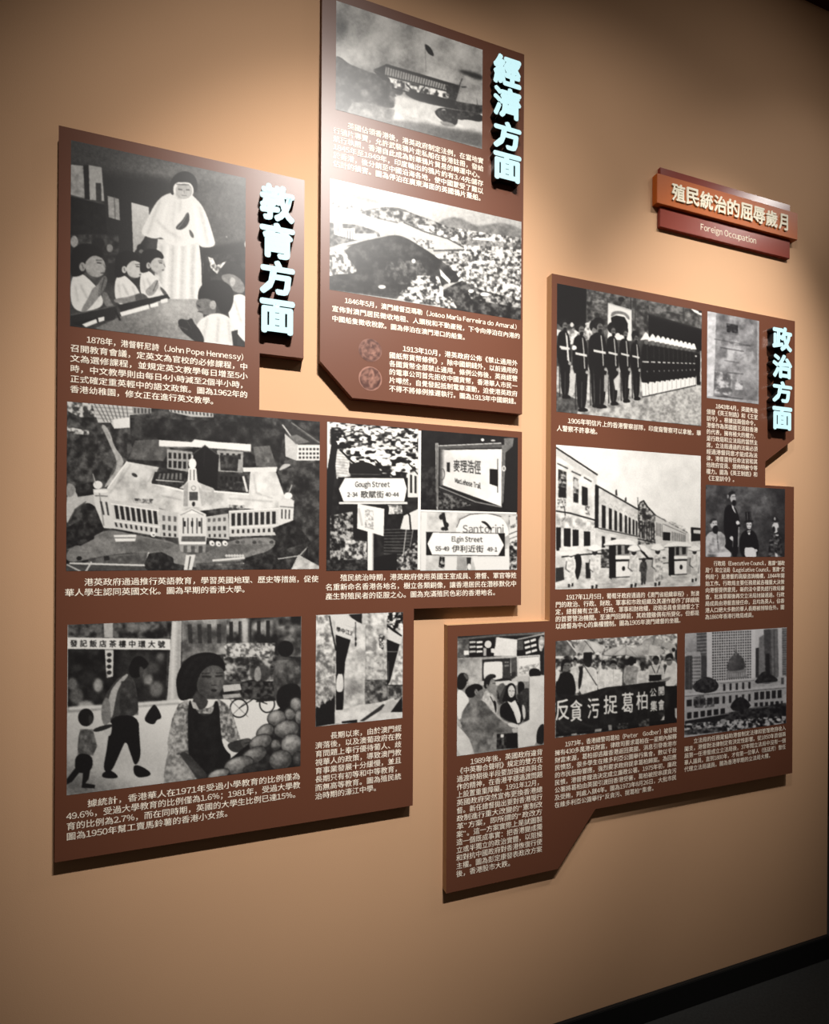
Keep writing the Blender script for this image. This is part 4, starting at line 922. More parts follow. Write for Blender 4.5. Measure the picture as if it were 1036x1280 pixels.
# ------------------------------------------------------------------ photograph: row of policemen
c = Canvas('122,165 975,320 970,998 120,920', 670, 320, 4.709, 0.35)
c.tex(c.all(), 0.22, 0.42, 30)
c.p('122,160 296,196 292,400 122,400', 0.05); c.tex('296,195 662,262 662,480 296,470', 0.18, 0.48, 22, 1, 1.3); c.tex('320,210 420,240 420,300 330,290', 0.3, 0.65, 16, 0.7, 1.6)
for i in range(5): c.l([(300, 225 + i * 44), (420, 246 + i * 44)], 3, 0.2, 0.6)
c.l('556,240 556,330', 6, 0.15); c.l('585,250 580,430', 5, 0.2); c.e(500, 255, 18, 14, 0.12)
c.p('423,275 562,318 562,500 420,490', 0.93); c.s('436,350 450,325 500,322 545,345 552,380 535,370 520,345 470,340 445,360', 0.5); c.p('440,362 470,350 520,360 540,400 535,460 450,470', 0.05); c.l('426,280 560,322', 4, 0.7)
c.tex('660,262 975,322 975,440 668,350', 0.2, 0.5, 30, 1, 1.4); c.l('662,345 975,435', 8, 0.12); c.l('670,300 870,345', 5, 0.5, 0.7); c.l('865,300 870,380', 5, 0.2); c.p('905,305 975,335 975,352 930,330', 0.92); c.p('955,322 978,322 978,336 958,334', 0.05)
c.p('662,350 975,440 970,560 662,500', 0.035)
c.tex('120,650 975,600 972,1000 118,922', 0.50, 0.78, 24, 1, 1.3); c.tex('118,800 260,850 240,930 118,922', 0.2, 0.4, 24, 0.9); c.tex('700,780 975,740 972,1000 640,960', 0.55, 0.85, 12, 0.6, 1.4); c.p('122,670 200,670 240,700 230,760 122,760', 0.75, 0.8, 3)
c.p('185,440 330,380 340,480 240,520 185,520', 0.85); c.tex('185,440 330,380 340,480 240,520 185,520', 0.3, 0.95, 18, 0.7, 1.7); c.p('120,430 150,440 150,470 120,470', 0.8)
def sikh(x, yh, yf, w_):
    # body, legs, turban, face, piping, belt
    H = yf - yh
    c.s([(x - w_ * .62, yh + H * .10), (x + w_ * .3, yh + H * .09), (x + w_ * .75, yh + H * .2), (x + w_ * .85, yh + H * .5), (x + w_ * .75, yh + H * .62), (x + w_ * .6, yf), (x - w_ * .35, yf + 4), (x - w_ * .5, yh + H * .6), (x - w_ * .95, yh + H * .5), (x - w_ * .9, yh + H * .2)], 0.045)
    c.p([(x + w_ * .08, yh + H * .66), (x + w_ * .18, yh + H * .66), (x + w_ * .16, yf - 14), (x + w_ * .02, yf - 10)], 0.35, 0.7)
    c.e(x - w_ * .1, yh - 8, w_ * .62, H * .075, 0.07); c.l([(x - w_ * .5, yh - 2), (x + w_ * .2, yh - 22)], 4, 0.3, 0.6)
    c.e(x + w_ * .1, yh + H * .035, w_ * .34, H * .055, 0.42); c.s([(x - w_ * .15, yh + H * .06), (x + w_ * .3, yh + H * .05), (x + w_ * .3, yh + H * .105), (x - w_ * .02, yh + H * .11)], 0.06); c.l([(x - w_ * .05, yh + H * .025), (x + w_ * .35, yh + H * .03)], 4, 0.12)
    c.l([(x + w_ * .2, yh + H * .13), (x + w_ * .36, yh + H * .3), (x + w_ * .45, yh + H * .5)], 6, 0.85, 0.9)
    c.p([(x - w_ * .6, yh + H * .30), (x + w_ * .7, yh + H * .33), (x + w_ * .7, yh + H * .36), (x - w_ * .6, yh + H * .33)], 0.82)
    c.s([(x - w_ * .3, yf - 6), (x + w_ * .4, yf - 14), (x + w_ * .9, yf + 2), (x + w_ * .7, yf + 12), (x - w_ * .3, yf + 12)], 0.04)
    c.e(x + w_ * .7, yh + H * .545, 9, 11, 0.6); c.l([(x - w_ * .62, yh + H * .55), (x - w_ * .55, yf)], 6, 0.12); c.l([(x - w_ * .55, yh + H * .6), (x - w_ * .5, yf - 10)], 2, 0.5)
for a in ((585, 474, 838, 34), (522, 448, 852, 38), (450, 430, 868, 42), (340, 420, 880, 36), (370, 405, 886, 56), (262, 420, 905, 52), (165, 398, 828, 46)): sikh(*a)
c.s('212,525 236,528 240,550 210,556', 0.9); c.l('180,470 192,620', 7, 0.85); c.p('145,540 188,545 188,555 145,550', 0.8); c.e(480, 465, 14, 12, 0.9); c.e(410, 450, 14, 18, 0.45); c.e(340, 440, 14, 16, 0.5); c.e(210, 405, 10, 14, 0.8)
c.p('455,730 490,690 488,790 465,790', 0.75); c.p('545,700 560,700 558,780 540,780', 0.8); c.p('400,700 425,700 420,800 398,800', 0.6); c.p('195,690 235,690 225,800 200,800', 0.7)
n = 11
for i in range(n - 1, -1, -1):
    t = i / (n - 1); t = t ** 0.85; x = 645 + (925 - 645) * t; yh = 488 + (545 - 488) * t; yf = 825 + (764 - 825) * t; w_ = 30 - 11 * t; H = yf - yh
    c.s([(x - w_ * .8, yh + H * .08), (x + w_ * .8, yh + H * .08), (x + w_ * 1.1, yh + H * .45), (x + w_ * .9, yh + H * .8), (x - w_ * .9, yh + H * .8), (x - w_ * 1.1, yh + H * .45)], 0.07)
    c.p([(x - w_ * .85, yh + H * .76), (x + w_ * .35, yh + H * .77), (x + w_ * .55, yf - 4), (x - w_ * .6, yf + 3)], 0.93); c.l([(x - w_ * .05, yh + H * .78), (x - w_ * .05, yf - 6)], 2.5, 0.5); c.l([(x - w_ * .7, yf + 4), (x + w_ * .8, yf - 3)], 5, 0.06)
    c.p([(x - w_ * .7, yh + H * .385), (x + w_ * .6, yh + H * .39), (x + w_ * .6, yh + H * .42), (x - w_ * .7, yh + H * .41)], 0.72)
    c.e(x + w_ * .1, yh + H * .055, w_ * .4, H * .05, 0.4); c.l([(x - w_ * .98, yh + H * .12), (x - w_ * 1.05, yh + H * .7)], 4, 0.3, 0.6); c.p([(x - w_ * 1.1, yh + 8), (x - w_ * .65, yh - 12), (x - w_ * .35, yh - 28), (x, yh - 40 + 10 * t), (x + w_ * .4, yh - 28), (x + w_ * .65, yh - 12), (x + w_ * 1.1, yh + 8), (x, yh + 3)], 0.96); c.l([(x + w_ * .25, yh + H * .12), (x + w_ * .3, yh + H * .36)], 2.5, 0.4, 0.8); c.e(x + w_ * .3, yh + H * .57, 4, 6, 0.5)
c.p('938,570 965,580 968,760 945,760', 0.05); c.l('968,560 966,740', 4, 0.8); c.e(952, 552, 10, 14, 0.1); c.e(940, 590, 6, 6, 0.8)
pic(POL, c, label='old photograph of a row of policemen with rifles', dens=1.5)

# ------------------------------------------------------------------ photograph: old document
c = Canvas('124,98 455,160 449,690 118,655', 860, 370, 5.12, 0.5)
c.tex(c.all(), 0.40, 0.62, 60, 1, 1.2); c.tex('180,280 400,290 400,500 180,480', 0.5, 0.82, 40, 0.7, 1.4, 3, 6); c.tex('165,480 280,500 280,640 165,620', 0.4, 0.95, 26, 0.8, 1.7); c.tex('300,530 350,540 350,600 300,600', 0.4, 0.9, 20, 0.8, 1.6)
c.p('118,98 178,106 170,400 160,650 116,655', 0.80); c.tex('118,98 178,106 170,400 160,650 116,655', 0.66, 0.92, 26, 0.8); c.p('440,158 455,160 450,690 442,690', 0.62); c.p('120,640 448,672 448,692 118,658', 0.66); c.l('175,640 350,660', 6, 0.3)
c.tex('245,175 318,185 318,240 248,232', 0.05, 0.4, 12, 1, 1.6); c.e(282, 205, 26, 22, 0.18, 0, 0.7)
for a, b, wd in (((235, 238), (318, 248), 3), ((165, 275), (395, 318), 4), ((205, 330), (355, 355), 6), ((300, 312), (400, 320), 4), ((230, 412), (325, 428), 4), ((250, 490), (350, 500), 5), ((265, 300), (290, 306), 4)): c.l([a, b], wd, 0.22, 0.75, 0.3)
c.s('380,560 448,540 446,690 330,680', 0.36, 0.5, 6)
pic(POL, c, M_PRINT_GREY, label='faded grey print of an official document', dens=1.6)

# ------------------------------------------------------------------ photograph: street with sedan chairs
c = Canvas('117,80 970,137 963,905 113,928', 670, 540, 4.709, 0.92)
c.tex(c.all(), 0.88, 0.97, 60)
# corner house
c.p('117,90 358,250 345,520 342,700 117,720', 0.84); c.tex('117,90 358,250 345,520 342,700 117,720', 0.72, 0.95, 40, 0.8, 1.2)
c.l('117,92 360,252', 9, 0.1); c.p('117,100 350,262 345,285 117,140', 0.75)
for q in ('125,185 185,215', '210,232 262,256', '282,268 325,292'): c.l(q, 8, 0.25)
for x0, x1, y0, y1 in ((130, 178, 218, 385), (218, 250, 262, 415), (268, 302, 320, 430)): c.p([(x0, y0), (x1, y0 + 18), (x1, y1 + 6), (x0, y1)], 0.42); c.tex([(x0, y0), (x1, y0 + 18), (x1, y1 + 6), (x0, y1)], 0.08, 0.8, 14, 0.8, 1.6); c.p([(x0 + 4, (y0 + y1) / 2 + 20), (x1 - 3, (y0 + y1) / 2 + 28), (x1 - 3, y1), (x0 + 4, y1 - 4)], 0.1)
c.p('268,318 302,330 302,432 268,424', 0.07); c.tex('125,390 175,395 175,460 125,450', 0.2, 0.9, 8, 0.8, 1.8); c.tex('288,430 315,438 315,490 288,482', 0.2, 0.9, 8, 0.8, 1.8)
c.l('117,465 200,478 350,520', 9, 0.12); c.l('165,440 172,500 150,530', 5, 0.15); c.tex('117,480 345,530 345,590 117,560', 0.5, 0.95, 22, 0.7, 1.5)
for q in ('117,562 145,562 145,680 117,690', '162,566 202,568 202,676 162,672', '214,574 250,576 250,670 214,672', '280,584 318,586 318,670 280,672', '120,650 136,620 136,800 117,800'): c.p(q, 0.06)
# long colonnaded house
c.p('348,312 372,320 600,455 605,690 345,690', 0.8); c.tex('348,312 372,320 600,455 605,690 345,690', 0.65, 0.92, 30, 0.7); c.p('346,312 368,318 366,565 344,565', 0.07); c.l('350,312 600,456', 9, 0.14)
for q in ('466,345 474,335 478,375 466,372', '522,390 530,382 532,408 522,405'): c.p(q, 0.1)
for x0, x1, y0, y1 in ((386, 408, 428, 568), (427, 445, 446, 576), (460, 476, 460, 582), (490, 505, 474, 588), (522, 534, 488, 596), (544, 556, 500, 602), (567, 578, 512, 606), (586, 594, 520, 610)): c.p([(x0, y0), (x1, y0 + 8), (x1, y1), (x0, y1 - 4)], 0.07); c.l([(x0 - 4, y0 - 12), ((x0 + x1) / 2, y0 - 24), (x1 + 4, y0 - 6)], 3, 0.55, 0.8)
c.l('366,566 600,616', 8, 0.3); c.l('366,580 600,628', 4, 0.6); c.p('386,612 405,616 405,700 386,700', 0.08); c.p('440,620 470,626 470,650 440,650', 0.12)
# gabled house and the street's end
c.p('598,452 612,415 632,402 655,440 700,488 705,690 598,690', 0.42); c.tex('598,452 612,415 632,402 655,440 700,488 705,690 598,690', 0.12, 0.75, 12, 0.85, 1.7); c.l('598,455 612,415 632,404 655,440 702,490', 7, 0.08); c.l('597,385 600,450', 4, 0.2); c.rows((602, 520), (700, 545), (602, 620), (700, 640), 7, .4, 0.15); c.l('598,630 700,650', 6, 0.1)
c.p('702,488 760,520 880,580 900,600 900,690 702,690', 0.78); c.l('702,490 890,592', 5, 0.3); c.rows((705, 530), (745, 545), (705, 610), (745, 620), 4, .4, 0.3); c.p('745,588 790,592 788,640 745,636', 0.08); c.rows((795, 585), (880, 605), (795, 640), (880, 650), 8, .4, 0.3); c.l('745,540 880,600', 4, 0.4); c.tex('740,505 880,560 880,590 760,530', 0.4, 0.95, 12, 0.6, 1.6)
c.p('910,560 970,566 968,690 912,690', 0.08); c.p('925,575 970,578 970,600 925,596', 0.8)
# ground
c.tex('113,700 968,640 966,908 112,930', 0.70, 0.92, 40, 1, 1.2); c.tex('113,860 300,840 960,820 962,908 112,930', 0.55, 0.9, 20, 0.6, 1.4, 3, 0, 2.5); c.p('113,800 160,795 165,870 113,885', 0.2); c.tex('380,690 430,690 430,800 380,800', 0.1, 0.6, 16, 0.9, 1.5); c.p('636,740 700,750 700,880 640,885', 0.62); c.p('870,740 960,735 960,830 870,840', 0.6)
# sedan chairs
for dx, dy, s_ in ((0, 0, 1.0), (342, 0, 0.86)):
    def t(q): return (pts(q) - np.array([490, 740])) * s_ + np.array([490 + dx, 740 + dy])
    c.p(t('428,665 470,665 468,858 430,858'), 0.05); c.p(t('468,665 560,665 555,740 468,740'), 0.55); c.p(t('480,668 500,668 500,720 480,722'), 0.08); c.p(t('520,668 548,668 546,715 522,718'), 0.15)
    c.p(t('466,728 556,728 556,748 466,750'), 0.95); c.p(t('466,750 556,748 556,760 466,764'), 0.12); c.p(t('468,764 552,762 550,848 470,852'), 0.92); c.e(*(t('514,804')[0]), 9, 14, 0.07)
    c.s(t('394,662 420,645 480,628 540,632 586,652 586,668 490,662 400,672'), 0.93); c.l(t('400,670 490,664 584,668'), 4, 0.25)
    c.l(t('430,858 552,852'), 5, 0.1); c.l(t('380,780 430,775'), 6, 0.3); c.l(t('440,866 440,850'), 5, 0.1)
# bearers and hats
def bearer(x, y, s_, tone, hat=True):
    c.s([(x - 26 * s_, y + 30 * s_), (x + 22 * s_, y + 26 * s_), (x + 34 * s_, y + 90 * s_), (x + 22 * s_, y + 130 * s_), (x + 18 * s_, y + 210 * s_), (x - 26 * s_, y + 212 * s_), (x - 22 * s_, y + 130 * s_), (x - 34 * s_, y + 90 * s_)], tone)
    c.tex([(x - 24 * s_, y + 40 * s_), (x + 22 * s_, y + 36 * s_), (x + 20 * s_, y + 200 * s_), (x - 22 * s_, y + 200 * s_)], tone - .35, tone, 12, 0.55, 1.6)
    c.l([(x - 28 * s_, y + 60 * s_), (x - 34 * s_, y + 110 * s_), (x - 10 * s_, y + 130 * s_)], 7, 0.3, 0.8); c.p([(x - 20 * s_, y + 205 * s_), (x - 6 * s_, y + 205 * s_), (x - 8 * s_, y + 228 * s_), (x - 20 * s_, y + 228 * s_)], 0.15); c.p([(x + 4 * s_, y + 200 * s_), (x + 16 * s_, y + 200 * s_), (x + 14 * s_, y + 222 * s_), (x + 2 * s_, y + 222 * s_)], 0.15)
    c.e(x, y + 18 * s_, 15 * s_, 18 * s_, 0.15)
    if hat: c.s([(x - 44 * s_, y + 2), (x - 20 * s_, y - 20 * s_), (x, y - 26 * s_), (x + 20 * s_, y - 20 * s_), (x + 44 * s_, y + 2), (x + 10 * s_, y + 16 * s_), (x - 10 * s_, y + 16 * s_)], 0.95); c.l([(x - 42 * s_, y + 6), (x, y + 15 * s_), (x + 42 * s_, y + 6)], 3, 0.3)
c.s('225,720 262,715 270,780 250,868 236,868 222,790', 0.06); c.l('150,735 290,720 400,715', 8, 0.12); c.p('290,770 330,770 325,860 292,862', 0.1); c.l('590,750 700,742 760,740', 7, 0.1); c.l('620,700 660,745 690,745', 12, 0.08); c.p('598,662 640,668 664,700 640,712 615,695', 0.92); c.l('598,662 618,696 640,712', 4, 0.2)
bearer(205, 705, 0.92, 0.93, False); c.s('180,718 200,700 240,695 245,715 200,735', 0.9); bearer(345, 688, 1.05, 0.9); bearer(575, 690, 1.0, 0.9); bearer(632, 740, 0.7, 0.35, False); bearer(715, 685, 0.98, 0.9); bearer(932, 690, 0.85, 0.88); c.tex('700,740 745,740 745,870 700,880', 0.2, 0.95, 14, 0.5, 1.6)
pic(POL, c, label='old photograph of a street with sedan chairs and bearers', dens=1.5)

# ------------------------------------------------------------------ photograph: four council members
c = Canvas('140,108 775,130 770,685 138,672', 860, 590, 6.4, 0.3)
c.grad(c.all(), (220, 140), 0.30, (760, 600), 0.16); c.e(560, 240, 150, 120, 0.55, 0, 0.8, 14); c.e(240, 250, 60, 140, 0.4, 0, 0.6, 10); c.tex(c.all(), 0.15, 0.6, 70, 0.35, 1.3); c.p('700,120 790,120 790,690 740,690', 0.1, 0.8, 8); c.e(470, 580, 100, 60, 0.4, 0, 0.5, 8); c.e(640, 400, 40, 120, 0.12, 0, 0.5, 8)
# standing man
c.s('285,340 296,278 335,258 372,280 398,330 412,390 408,440 402,480 400,600 392,680 352,680 348,620 335,680 300,680 300,540 285,470', 0.045); c.p('345,262 362,275 376,330 368,320 350,285', 0.9); c.l('368,300 380,330', 6, 0.75)
c.s('330,180 350,166 374,178 382,210 376,240 350,250 336,225', 0.72); c.s('352,225 380,222 384,262 366,276 348,250', 0.08); c.s('314,200 322,165 350,150 374,160 372,176 346,178 335,205 322,215', 0.13); c.e(318, 196, 8, 16, 0.6); c.l('352,196 362,197', 5, 0.2); c.l('370,196 378,197', 5, 0.2)
c.s('378,400 396,386 412,400 408,424 388,424', 0.92); c.p('396,420 416,418 416,440 400,440', 0.06); c.p('400,440 408,440 402,600 396,600', 0.7); c.s('326,530 345,508 362,522 360,560 345,545', 0.88); c.l('358,540 355,600', 6, 0.5)
# seated man at the left
c.s('138,520 170,482 215,472 262,478 295,510 300,580 285,600 345,640 340,690 138,690', 0.72); c.tex('138,520 170,482 262,478 295,510 290,600 340,650 340,690 138,690', 0.5, 0.85, 22, 0.7); c.l('230,490 240,620', 5, 0.35); c.e(236, 560, 5, 5, 0.2); c.s('140,640 200,650 300,640 345,640 340,690 138,690', 0.88); c.p('150,655 230,660 220,690 150,690', 0.12, 0.8, 2)
c.s('172,400 196,372 224,378 232,410 228,450 200,462 180,440', 0.78); c.s('190,440 234,420 240,480 225,498 198,486', 0.07); c.s('168,405 180,376 205,366 228,378 225,390 196,388 182,420', 0.22); c.l('195,410 205,411', 5, 0.2); c.l('216,410 226,410', 5, 0.2)
c.s('250,490 290,500 296,560 270,575', 0.55, 0.8, 2)
# seated man in a top hat
c.s('408,570 420,500 455,465 500,460 540,490 556,540 566,600 560,640 540,690 440,690 412,640', 0.04); c.s('450,600 480,606 520,600 545,640 545,690 450,690', 0.93); c.e(540, 628, 14, 12, 0.85); c.p('470,470 500,466 494,500 482,505', 0.9); c.l('478,480 500,478', 7, 0.08)
c.s('462,410 480,396 506,400 508,430 496,458 474,456', 0.85); c.l('470,422 480,423', 5, 0.2); c.l('492,422 502,422', 5, 0.2); c.l('478,446 496,446', 3, 0.35); c.p('456,320 500,318 502,392 460,394', 0.06); c.p('468,322 476,322 478,388 470,388', 0.4); c.p('490,320 496,320 498,386 492,386', 0.35); c.s('444,394 480,386 520,388 518,402 482,404 446,406', 0.08)
# soldier at the right
c.s('645,560 660,500 700,480 740,500 752,580 750,690 640,690', 0.14); c.tex('645,560 660,500 700,480 740,500 752,580 750,690 640,690', 0.06, 0.5, 18, 0.8, 1.7); c.s('668,430 690,400 716,405 726,440 716,480 690,492 674,470', 0.85); c.s('672,440 690,432 700,470 684,488 670,470', 0.15); c.s('715,440 728,450 722,475 708,470', 0.3); c.s('668,402 676,366 698,356 722,370 724,402', 0.16); c.e(692, 374, 8, 14, 0.7); c.l('668,404 726,406', 5, 0.5); c.e(710, 505, 14, 8, 0.75); c.s('690,640 716,660 715,690 700,690', 0.85); c.l('690,570 715,575', 8, 0.55)
pic(POL, c, M_PRINT_GREY, label='old studio portrait of four men, one in a top hat', dens=1.7)

# ------------------------------------------------------------------ photograph: crowd at the stock exchange
c = Canvas('205,160 907,133 905,1040 199,1135', 540, 770, 6.475, 0.55)
c.p('205,155 907,128 907,320 205,340', 0.07); c.l('205,190 500,160 907,138', 10, 0.75, 1, 1); c.l('690,190 905,145', 9, 0.92, 1, 0.6); c.l('205,175 480,160', 6, 0.35, 1, 1)
c.p('205,200 300,190 300,330 205,335', 0.4); c.tex('205,200 300,190 300,330 205,335', 0.25, 0.6, 30, 0.8); c.p('258,280 298,280 298,314 258,316', 0.95)
for r in range(3):
    for q in range(2): c.p([(303 + q * 56, 204 + r * 38), (352 + q * 56, 202 + r * 38), (352 + q * 56, 218 + r * 38), (303 + q * 56, 222 + r * 38)], 0.75 + .2 * q)
c.s('420,230 440,195 480,205 480,250 450,262 430,250', 0.85); c.p('415,255 440,262 438,322 415,322', 0.7); c.p('475,262 505,262 505,300 475,296', 0.9); c.p('510,172 545,170 530,230 512,240', 0.5)
c.p('520,172 688,190 684,322 498,322', 0.90); c.tex('520,172 688,190 684,322 498,322', 0.84, 0.96, 30, 0.8); c.l('515,175 508,245', 8, 0.3)
c.p('690,200 738,196 738,275 690,278', 0.35)
for r in range(3):
    for q in range(2): x = 744 + q * 50 + r * 5; y = 207 + r * 42 - q * 14; c.p([(x, y), (x + 44, y - 13), (x + 46, y + 6), (x + 3, y + 20)], 0.93)
c.s('858,190 880,160 907,170 907,230 885,290 865,280', 0.8); c.tex('858,190 880,160 907,170 907,230 885,290', 0.5, 0.95, 16, 0.7, 1.5)
c.p('870,290 907,285 907,480 872,470', 0.12)
# wall, screens
c.grad('205,338 690,320 690,560 205,560', (250, 360), 0.5, (330, 540), 0.85); c.tex('205,338 410,330 410,560 205,560', 0.45, 0.8, 40, 0.5)
c.p('404,352 632,340 634,520 520,530 404,525', 0.18); c.p('570,365 630,360 632,500 572,505', 0.26); c.rows((584, 372), (622, 370), (584, 380), (622, 378), 2, .7, 0.6); c.p('584,395 622,393 622,408 584,410', 0.5); c.s('416,380 430,372 560,366 570,376 570,505 560,515 430,515 416,505', 0.93)
c.p('636,340 690,330 690,520 640,520', 0.35); c.p('684,325 872,312 876,480 690,490', 0.82); c.p('700,338 860,326 862,440 704,478', 0.95); c.tex('704,410 862,380 862,445 706,476', 0.4, 0.95, 14, 0.7, 1.6); c.l('700,338 860,326', 4, 0.3); c.p('640,490 790,485 790,530 640,530', 0.75)
c.s('628,510 650,455 672,450 678,475 650,515', 0.2); c.ring(655, 478, 24, 26, 5, 0.2); c.l('520,520 580,505 640,520', 10, 0.12)
# back row
c.s('690,540 720,525 748,550 745,600 720,640 695,640', 0.07); c.s('680,640 760,580 790,590 790,840 740,860 720,760', 0.2); c.tex('680,640 760,580 790,590 790,840 740,860', 0.08, 0.35, 26, 0.7)
c.s('780,440 820,420 872,432 880,480 860,520 790,500', 0.06)
c.p('786,490 907,480 907,920 850,1000 830,1045 696,1068 692,890 786,840', 0.84); c.tex('786,490 907,480 907,920 850,1000 830,1045 696,1068 692,890 786,840', 0.78, 0.90, 60, 0.8); c.l('786,495 786,840', 4, 0.5); c.s('840,1000 850,920 880,875 910,870 910,1040 850,1035', 0.12)
c.s('515,600 545,545 590,540 600,640 560,720 530,720', 0.4); c.s('530,690 560,620 590,560 620,560 600,680 560,720', 0.25); c.s('518,600 535,620 525,670 545,680 535,610', 0.1)
# woman
c.s('590,620 600,565 632,538 665,550 680,590 675,660 700,690 640,700 600,690 560,700', 0.05); c.s('610,600 625,565 650,558 670,590 668,635 645,664 620,650', 0.82); c.l('622,604 636,605', 5, 0.2); c.l('648,606 662,606', 5, 0.2); c.s('634,640 650,638 646,646', 0.3); c.l('642,610 644,628', 3, 0.6); c.s('618,640 632,655 612,660', 0.5, 0.6, 1)
c.s('545,760 560,715 610,690 640,700 690,685 720,730 740,800 730,860 690,880 600,860 555,830', 0.05); c.p('606,688 640,700 672,680 700,740 718,800 712,862 690,870 660,780 628,720', 0.93); c.l('640,720 700,850', 4, 0.75); c.s('726,710 750,730 758,800 745,850 730,800', 0.8)
# three men in front
c.s('199,590 240,600 290,650 300,700 260,800 199,860', 0.93); c.s('199,520 212,475 245,455 285,470 298,505 275,560 245,602 199,590', 0.09); c.s('250,465 285,470 298,505 282,520 262,490', 0.4); c.e(286, 540, 8, 14, 0.6)
c.s('400,680 430,600 470,610 520,680 530,760 520,800 420,760', 0.82); c.tex('400,680 430,600 470,610 520,680 530,760 520,800', 0.55, 0.9, 20, 0.6); c.l('470,650 505,720 515,780', 7, 0.15); c.s('490,680 520,690 522,780 508,760', 0.1)
c.s('440,560 465,500 500,505 518,545 510,600 480,635 450,610', 0.5); c.s('470,520 505,520 514,560 500,620 475,600', 0.62, 0.7, 2); c.s('415,560 425,495 470,466 515,475 518,500 475,505 460,560 440,590 425,585', 0.1); c.l('430,490 500,478', 6, 0.55, 0.7, 1); c.l('488,545 508,546', 5, 0.2); c.e(445, 565, 9, 15, 0.5)
c.s('300,690 320,655 380,670 430,700 470,760 530,820 580,870 660,900 690,900 690,930 650,955 560,950 500,930 480,1010 470,1080 340,1110 320,1040 230,880 240,780', 0.47)
c.tex('300,690 380,670 430,700 530,820 600,880 500,930 470,1080 340,1110 230,880 240,780', 0.32, 0.62, 60, 0.7, 1.2); c.l('380,760 380,880 330,1040', 14, 0.34, 0.7, 3); c.l('430,760 400,860 470,930', 16, 0.3, 0.7, 3); c.l('290,720 270,860 300,960', 14, 0.6, 0.6, 3); c.l('470,800 520,850 590,890', 14, 0.58, 0.6, 3); c.s('470,930 530,900 600,930 540,960', 0.32, 0.8, 2)
c.s('600,870 650,862 700,880 695,905 640,900', 0.85); c.s('640,910 690,900 690,940 660,955', 0.72); c.l('520,800 600,856 650,870', 12, 0.85, 0.9, 1)
c.s('300,620 340,580 390,590 415,615 410,660 370,690 320,670', 0.45); c.s('262,600 300,565 345,546 395,556 415,590 380,600 350,630 340,655 300,665 275,640', 0.06); c.e(356, 615, 14, 24, 0.55); c.l('352,600 362,625', 4, 0.3); c.s('390,600 416,615 408,650 385,650', 0.5)
c.p('525,955 690,945 694,1068 520,1078', 0.06); c.tex('525,955 600,950 600,1075 520,1078', 0.03, 0.35, 18, 0.8, 1.5); c.p('555,958 580,956 578,982 556,984', 0.95); c.s('560,990 580,985 585,1050 565,1050', 0.4)
c.s('199,870 240,920 300,990 345,1120 199,1145', 0.86); c.tex('199,870 240,920 300,990 345,1120 199,1145', 0.78, 0.92, 30, 0.7); c.l('205,880 260,940 300,990', 5, 0.5); c.s('199,810 240,880 235,910 199,880', 0.7)
pic(POL, c, label='photograph of people crowding a stock exchange counter', dens=1.5)

# ------------------------------------------------------------------ photograph: protest banner and umbrellas
c = Canvas('75,115 885,65 885,665 75,750', 680, 780, 5.333, 0.5)
c.tex(c.all(), 0.25, 0.9, 26, 1, 1.6); c.tex('340,60 885,60 885,130 420,140', 0.4, 0.95, 16, 0.9, 1.6)
c.p('75,110 150,100 215,190 200,230 75,240', 0.42); c.tex('75,110 150,100 215,190 200,230 75,240', 0.25, 0.6, 30, 0.7); c.l('150,104 216,190', 7, 0.85); c.tex('75,215 480,200 480,420 75,480', 0.1, 0.85, 26, 0.9, 1.6)
def umbrella(P, ribs, tone):
    c.s(P, tone); c.tex(P, tone - .12, tone + .12, 40, 0.6, 1.2, 3, 0, 1, True)
    for r in ribs: c.l(r, 3.5, tone - .25, 0.7)
umbrella('205,190 215,140 270,110 330,118 385,140 404,184 330,190 260,196', ('290,112 250,190', '295,112 330,188'), 0.66); c.p('290,112 345,120 404,182 335,188', 0.85, 0.7, 1); c.l('270,110 335,190', 5, 0.2, 0.8)
umbrella('640,130 680,95 740,92 800,110 820,145 760,150 700,150', ('735,92 720,150',), 0.6); umbrella('780,130 830,120 880,140 880,185 800,160', (), 0.7)
umbrella('600,165 640,138 700,135 760,150 818,186 740,214 690,210 640,190', ('700,136 690,208',), 0.75); c.p('635,180 690,176 690,205 650,205', 0.5, 0.7, 1)
umbrella('384,206 430,166 500,148 580,150 650,180 682,232 620,224 540,206 460,212', ('540,148 455,210', '545,148 545,206', '550,148 625,224'), 0.72); c.l('386,208 460,213 545,207 625,226 680,233', 5, 0.4); c.l('537,130 545,150', 5, 0.5); c.l('538,210 520,380', 5, 0.2)
# people
def person(x, y, w_, h_, shirt, head=0.3, hair=0.08):
    c.s([(x - w_ * .2, y), (x + w_ * .2, y), (x + w_ * .5, y + h_ * .1), (x + w_ * .56, y + h_ * .6), (x + w_ * .5, y + h_), (x - w_ * .5, y + h_), (x - w_ * .56, y + h_ * .6), (x - w_ * .5, y + h_ * .1)], shirt)
    c.tex([(x - w_ * .45, y + 8), (x + w_ * .45, y + 8), (x + w_ * .45, y + h_), (x - w_ * .45, y + h_)], max(0, shirt - .25), min(1, shirt + .05), 18, 0.55, 1.5)
    c.e(x, y - 24, w_ * .19, 28, head); c.s([(x - w_ * .22, y - 20), (x - w_ * .22, y - 48), (x, y - 62), (x + w_ * .22, y - 48), (x + w_ * .22, y - 22), (x + w_ * .1, y - 38), (x - w_ * .1, y - 38)], hair)
    c.l([(x - w_ * .1, y - 28), (x + w_ * .1, y - 28)], 4, head * .45, 0.8); c.l([(x - 5, y - 8), (x + 6, y - 8)], 3, head * .5, 0.8)
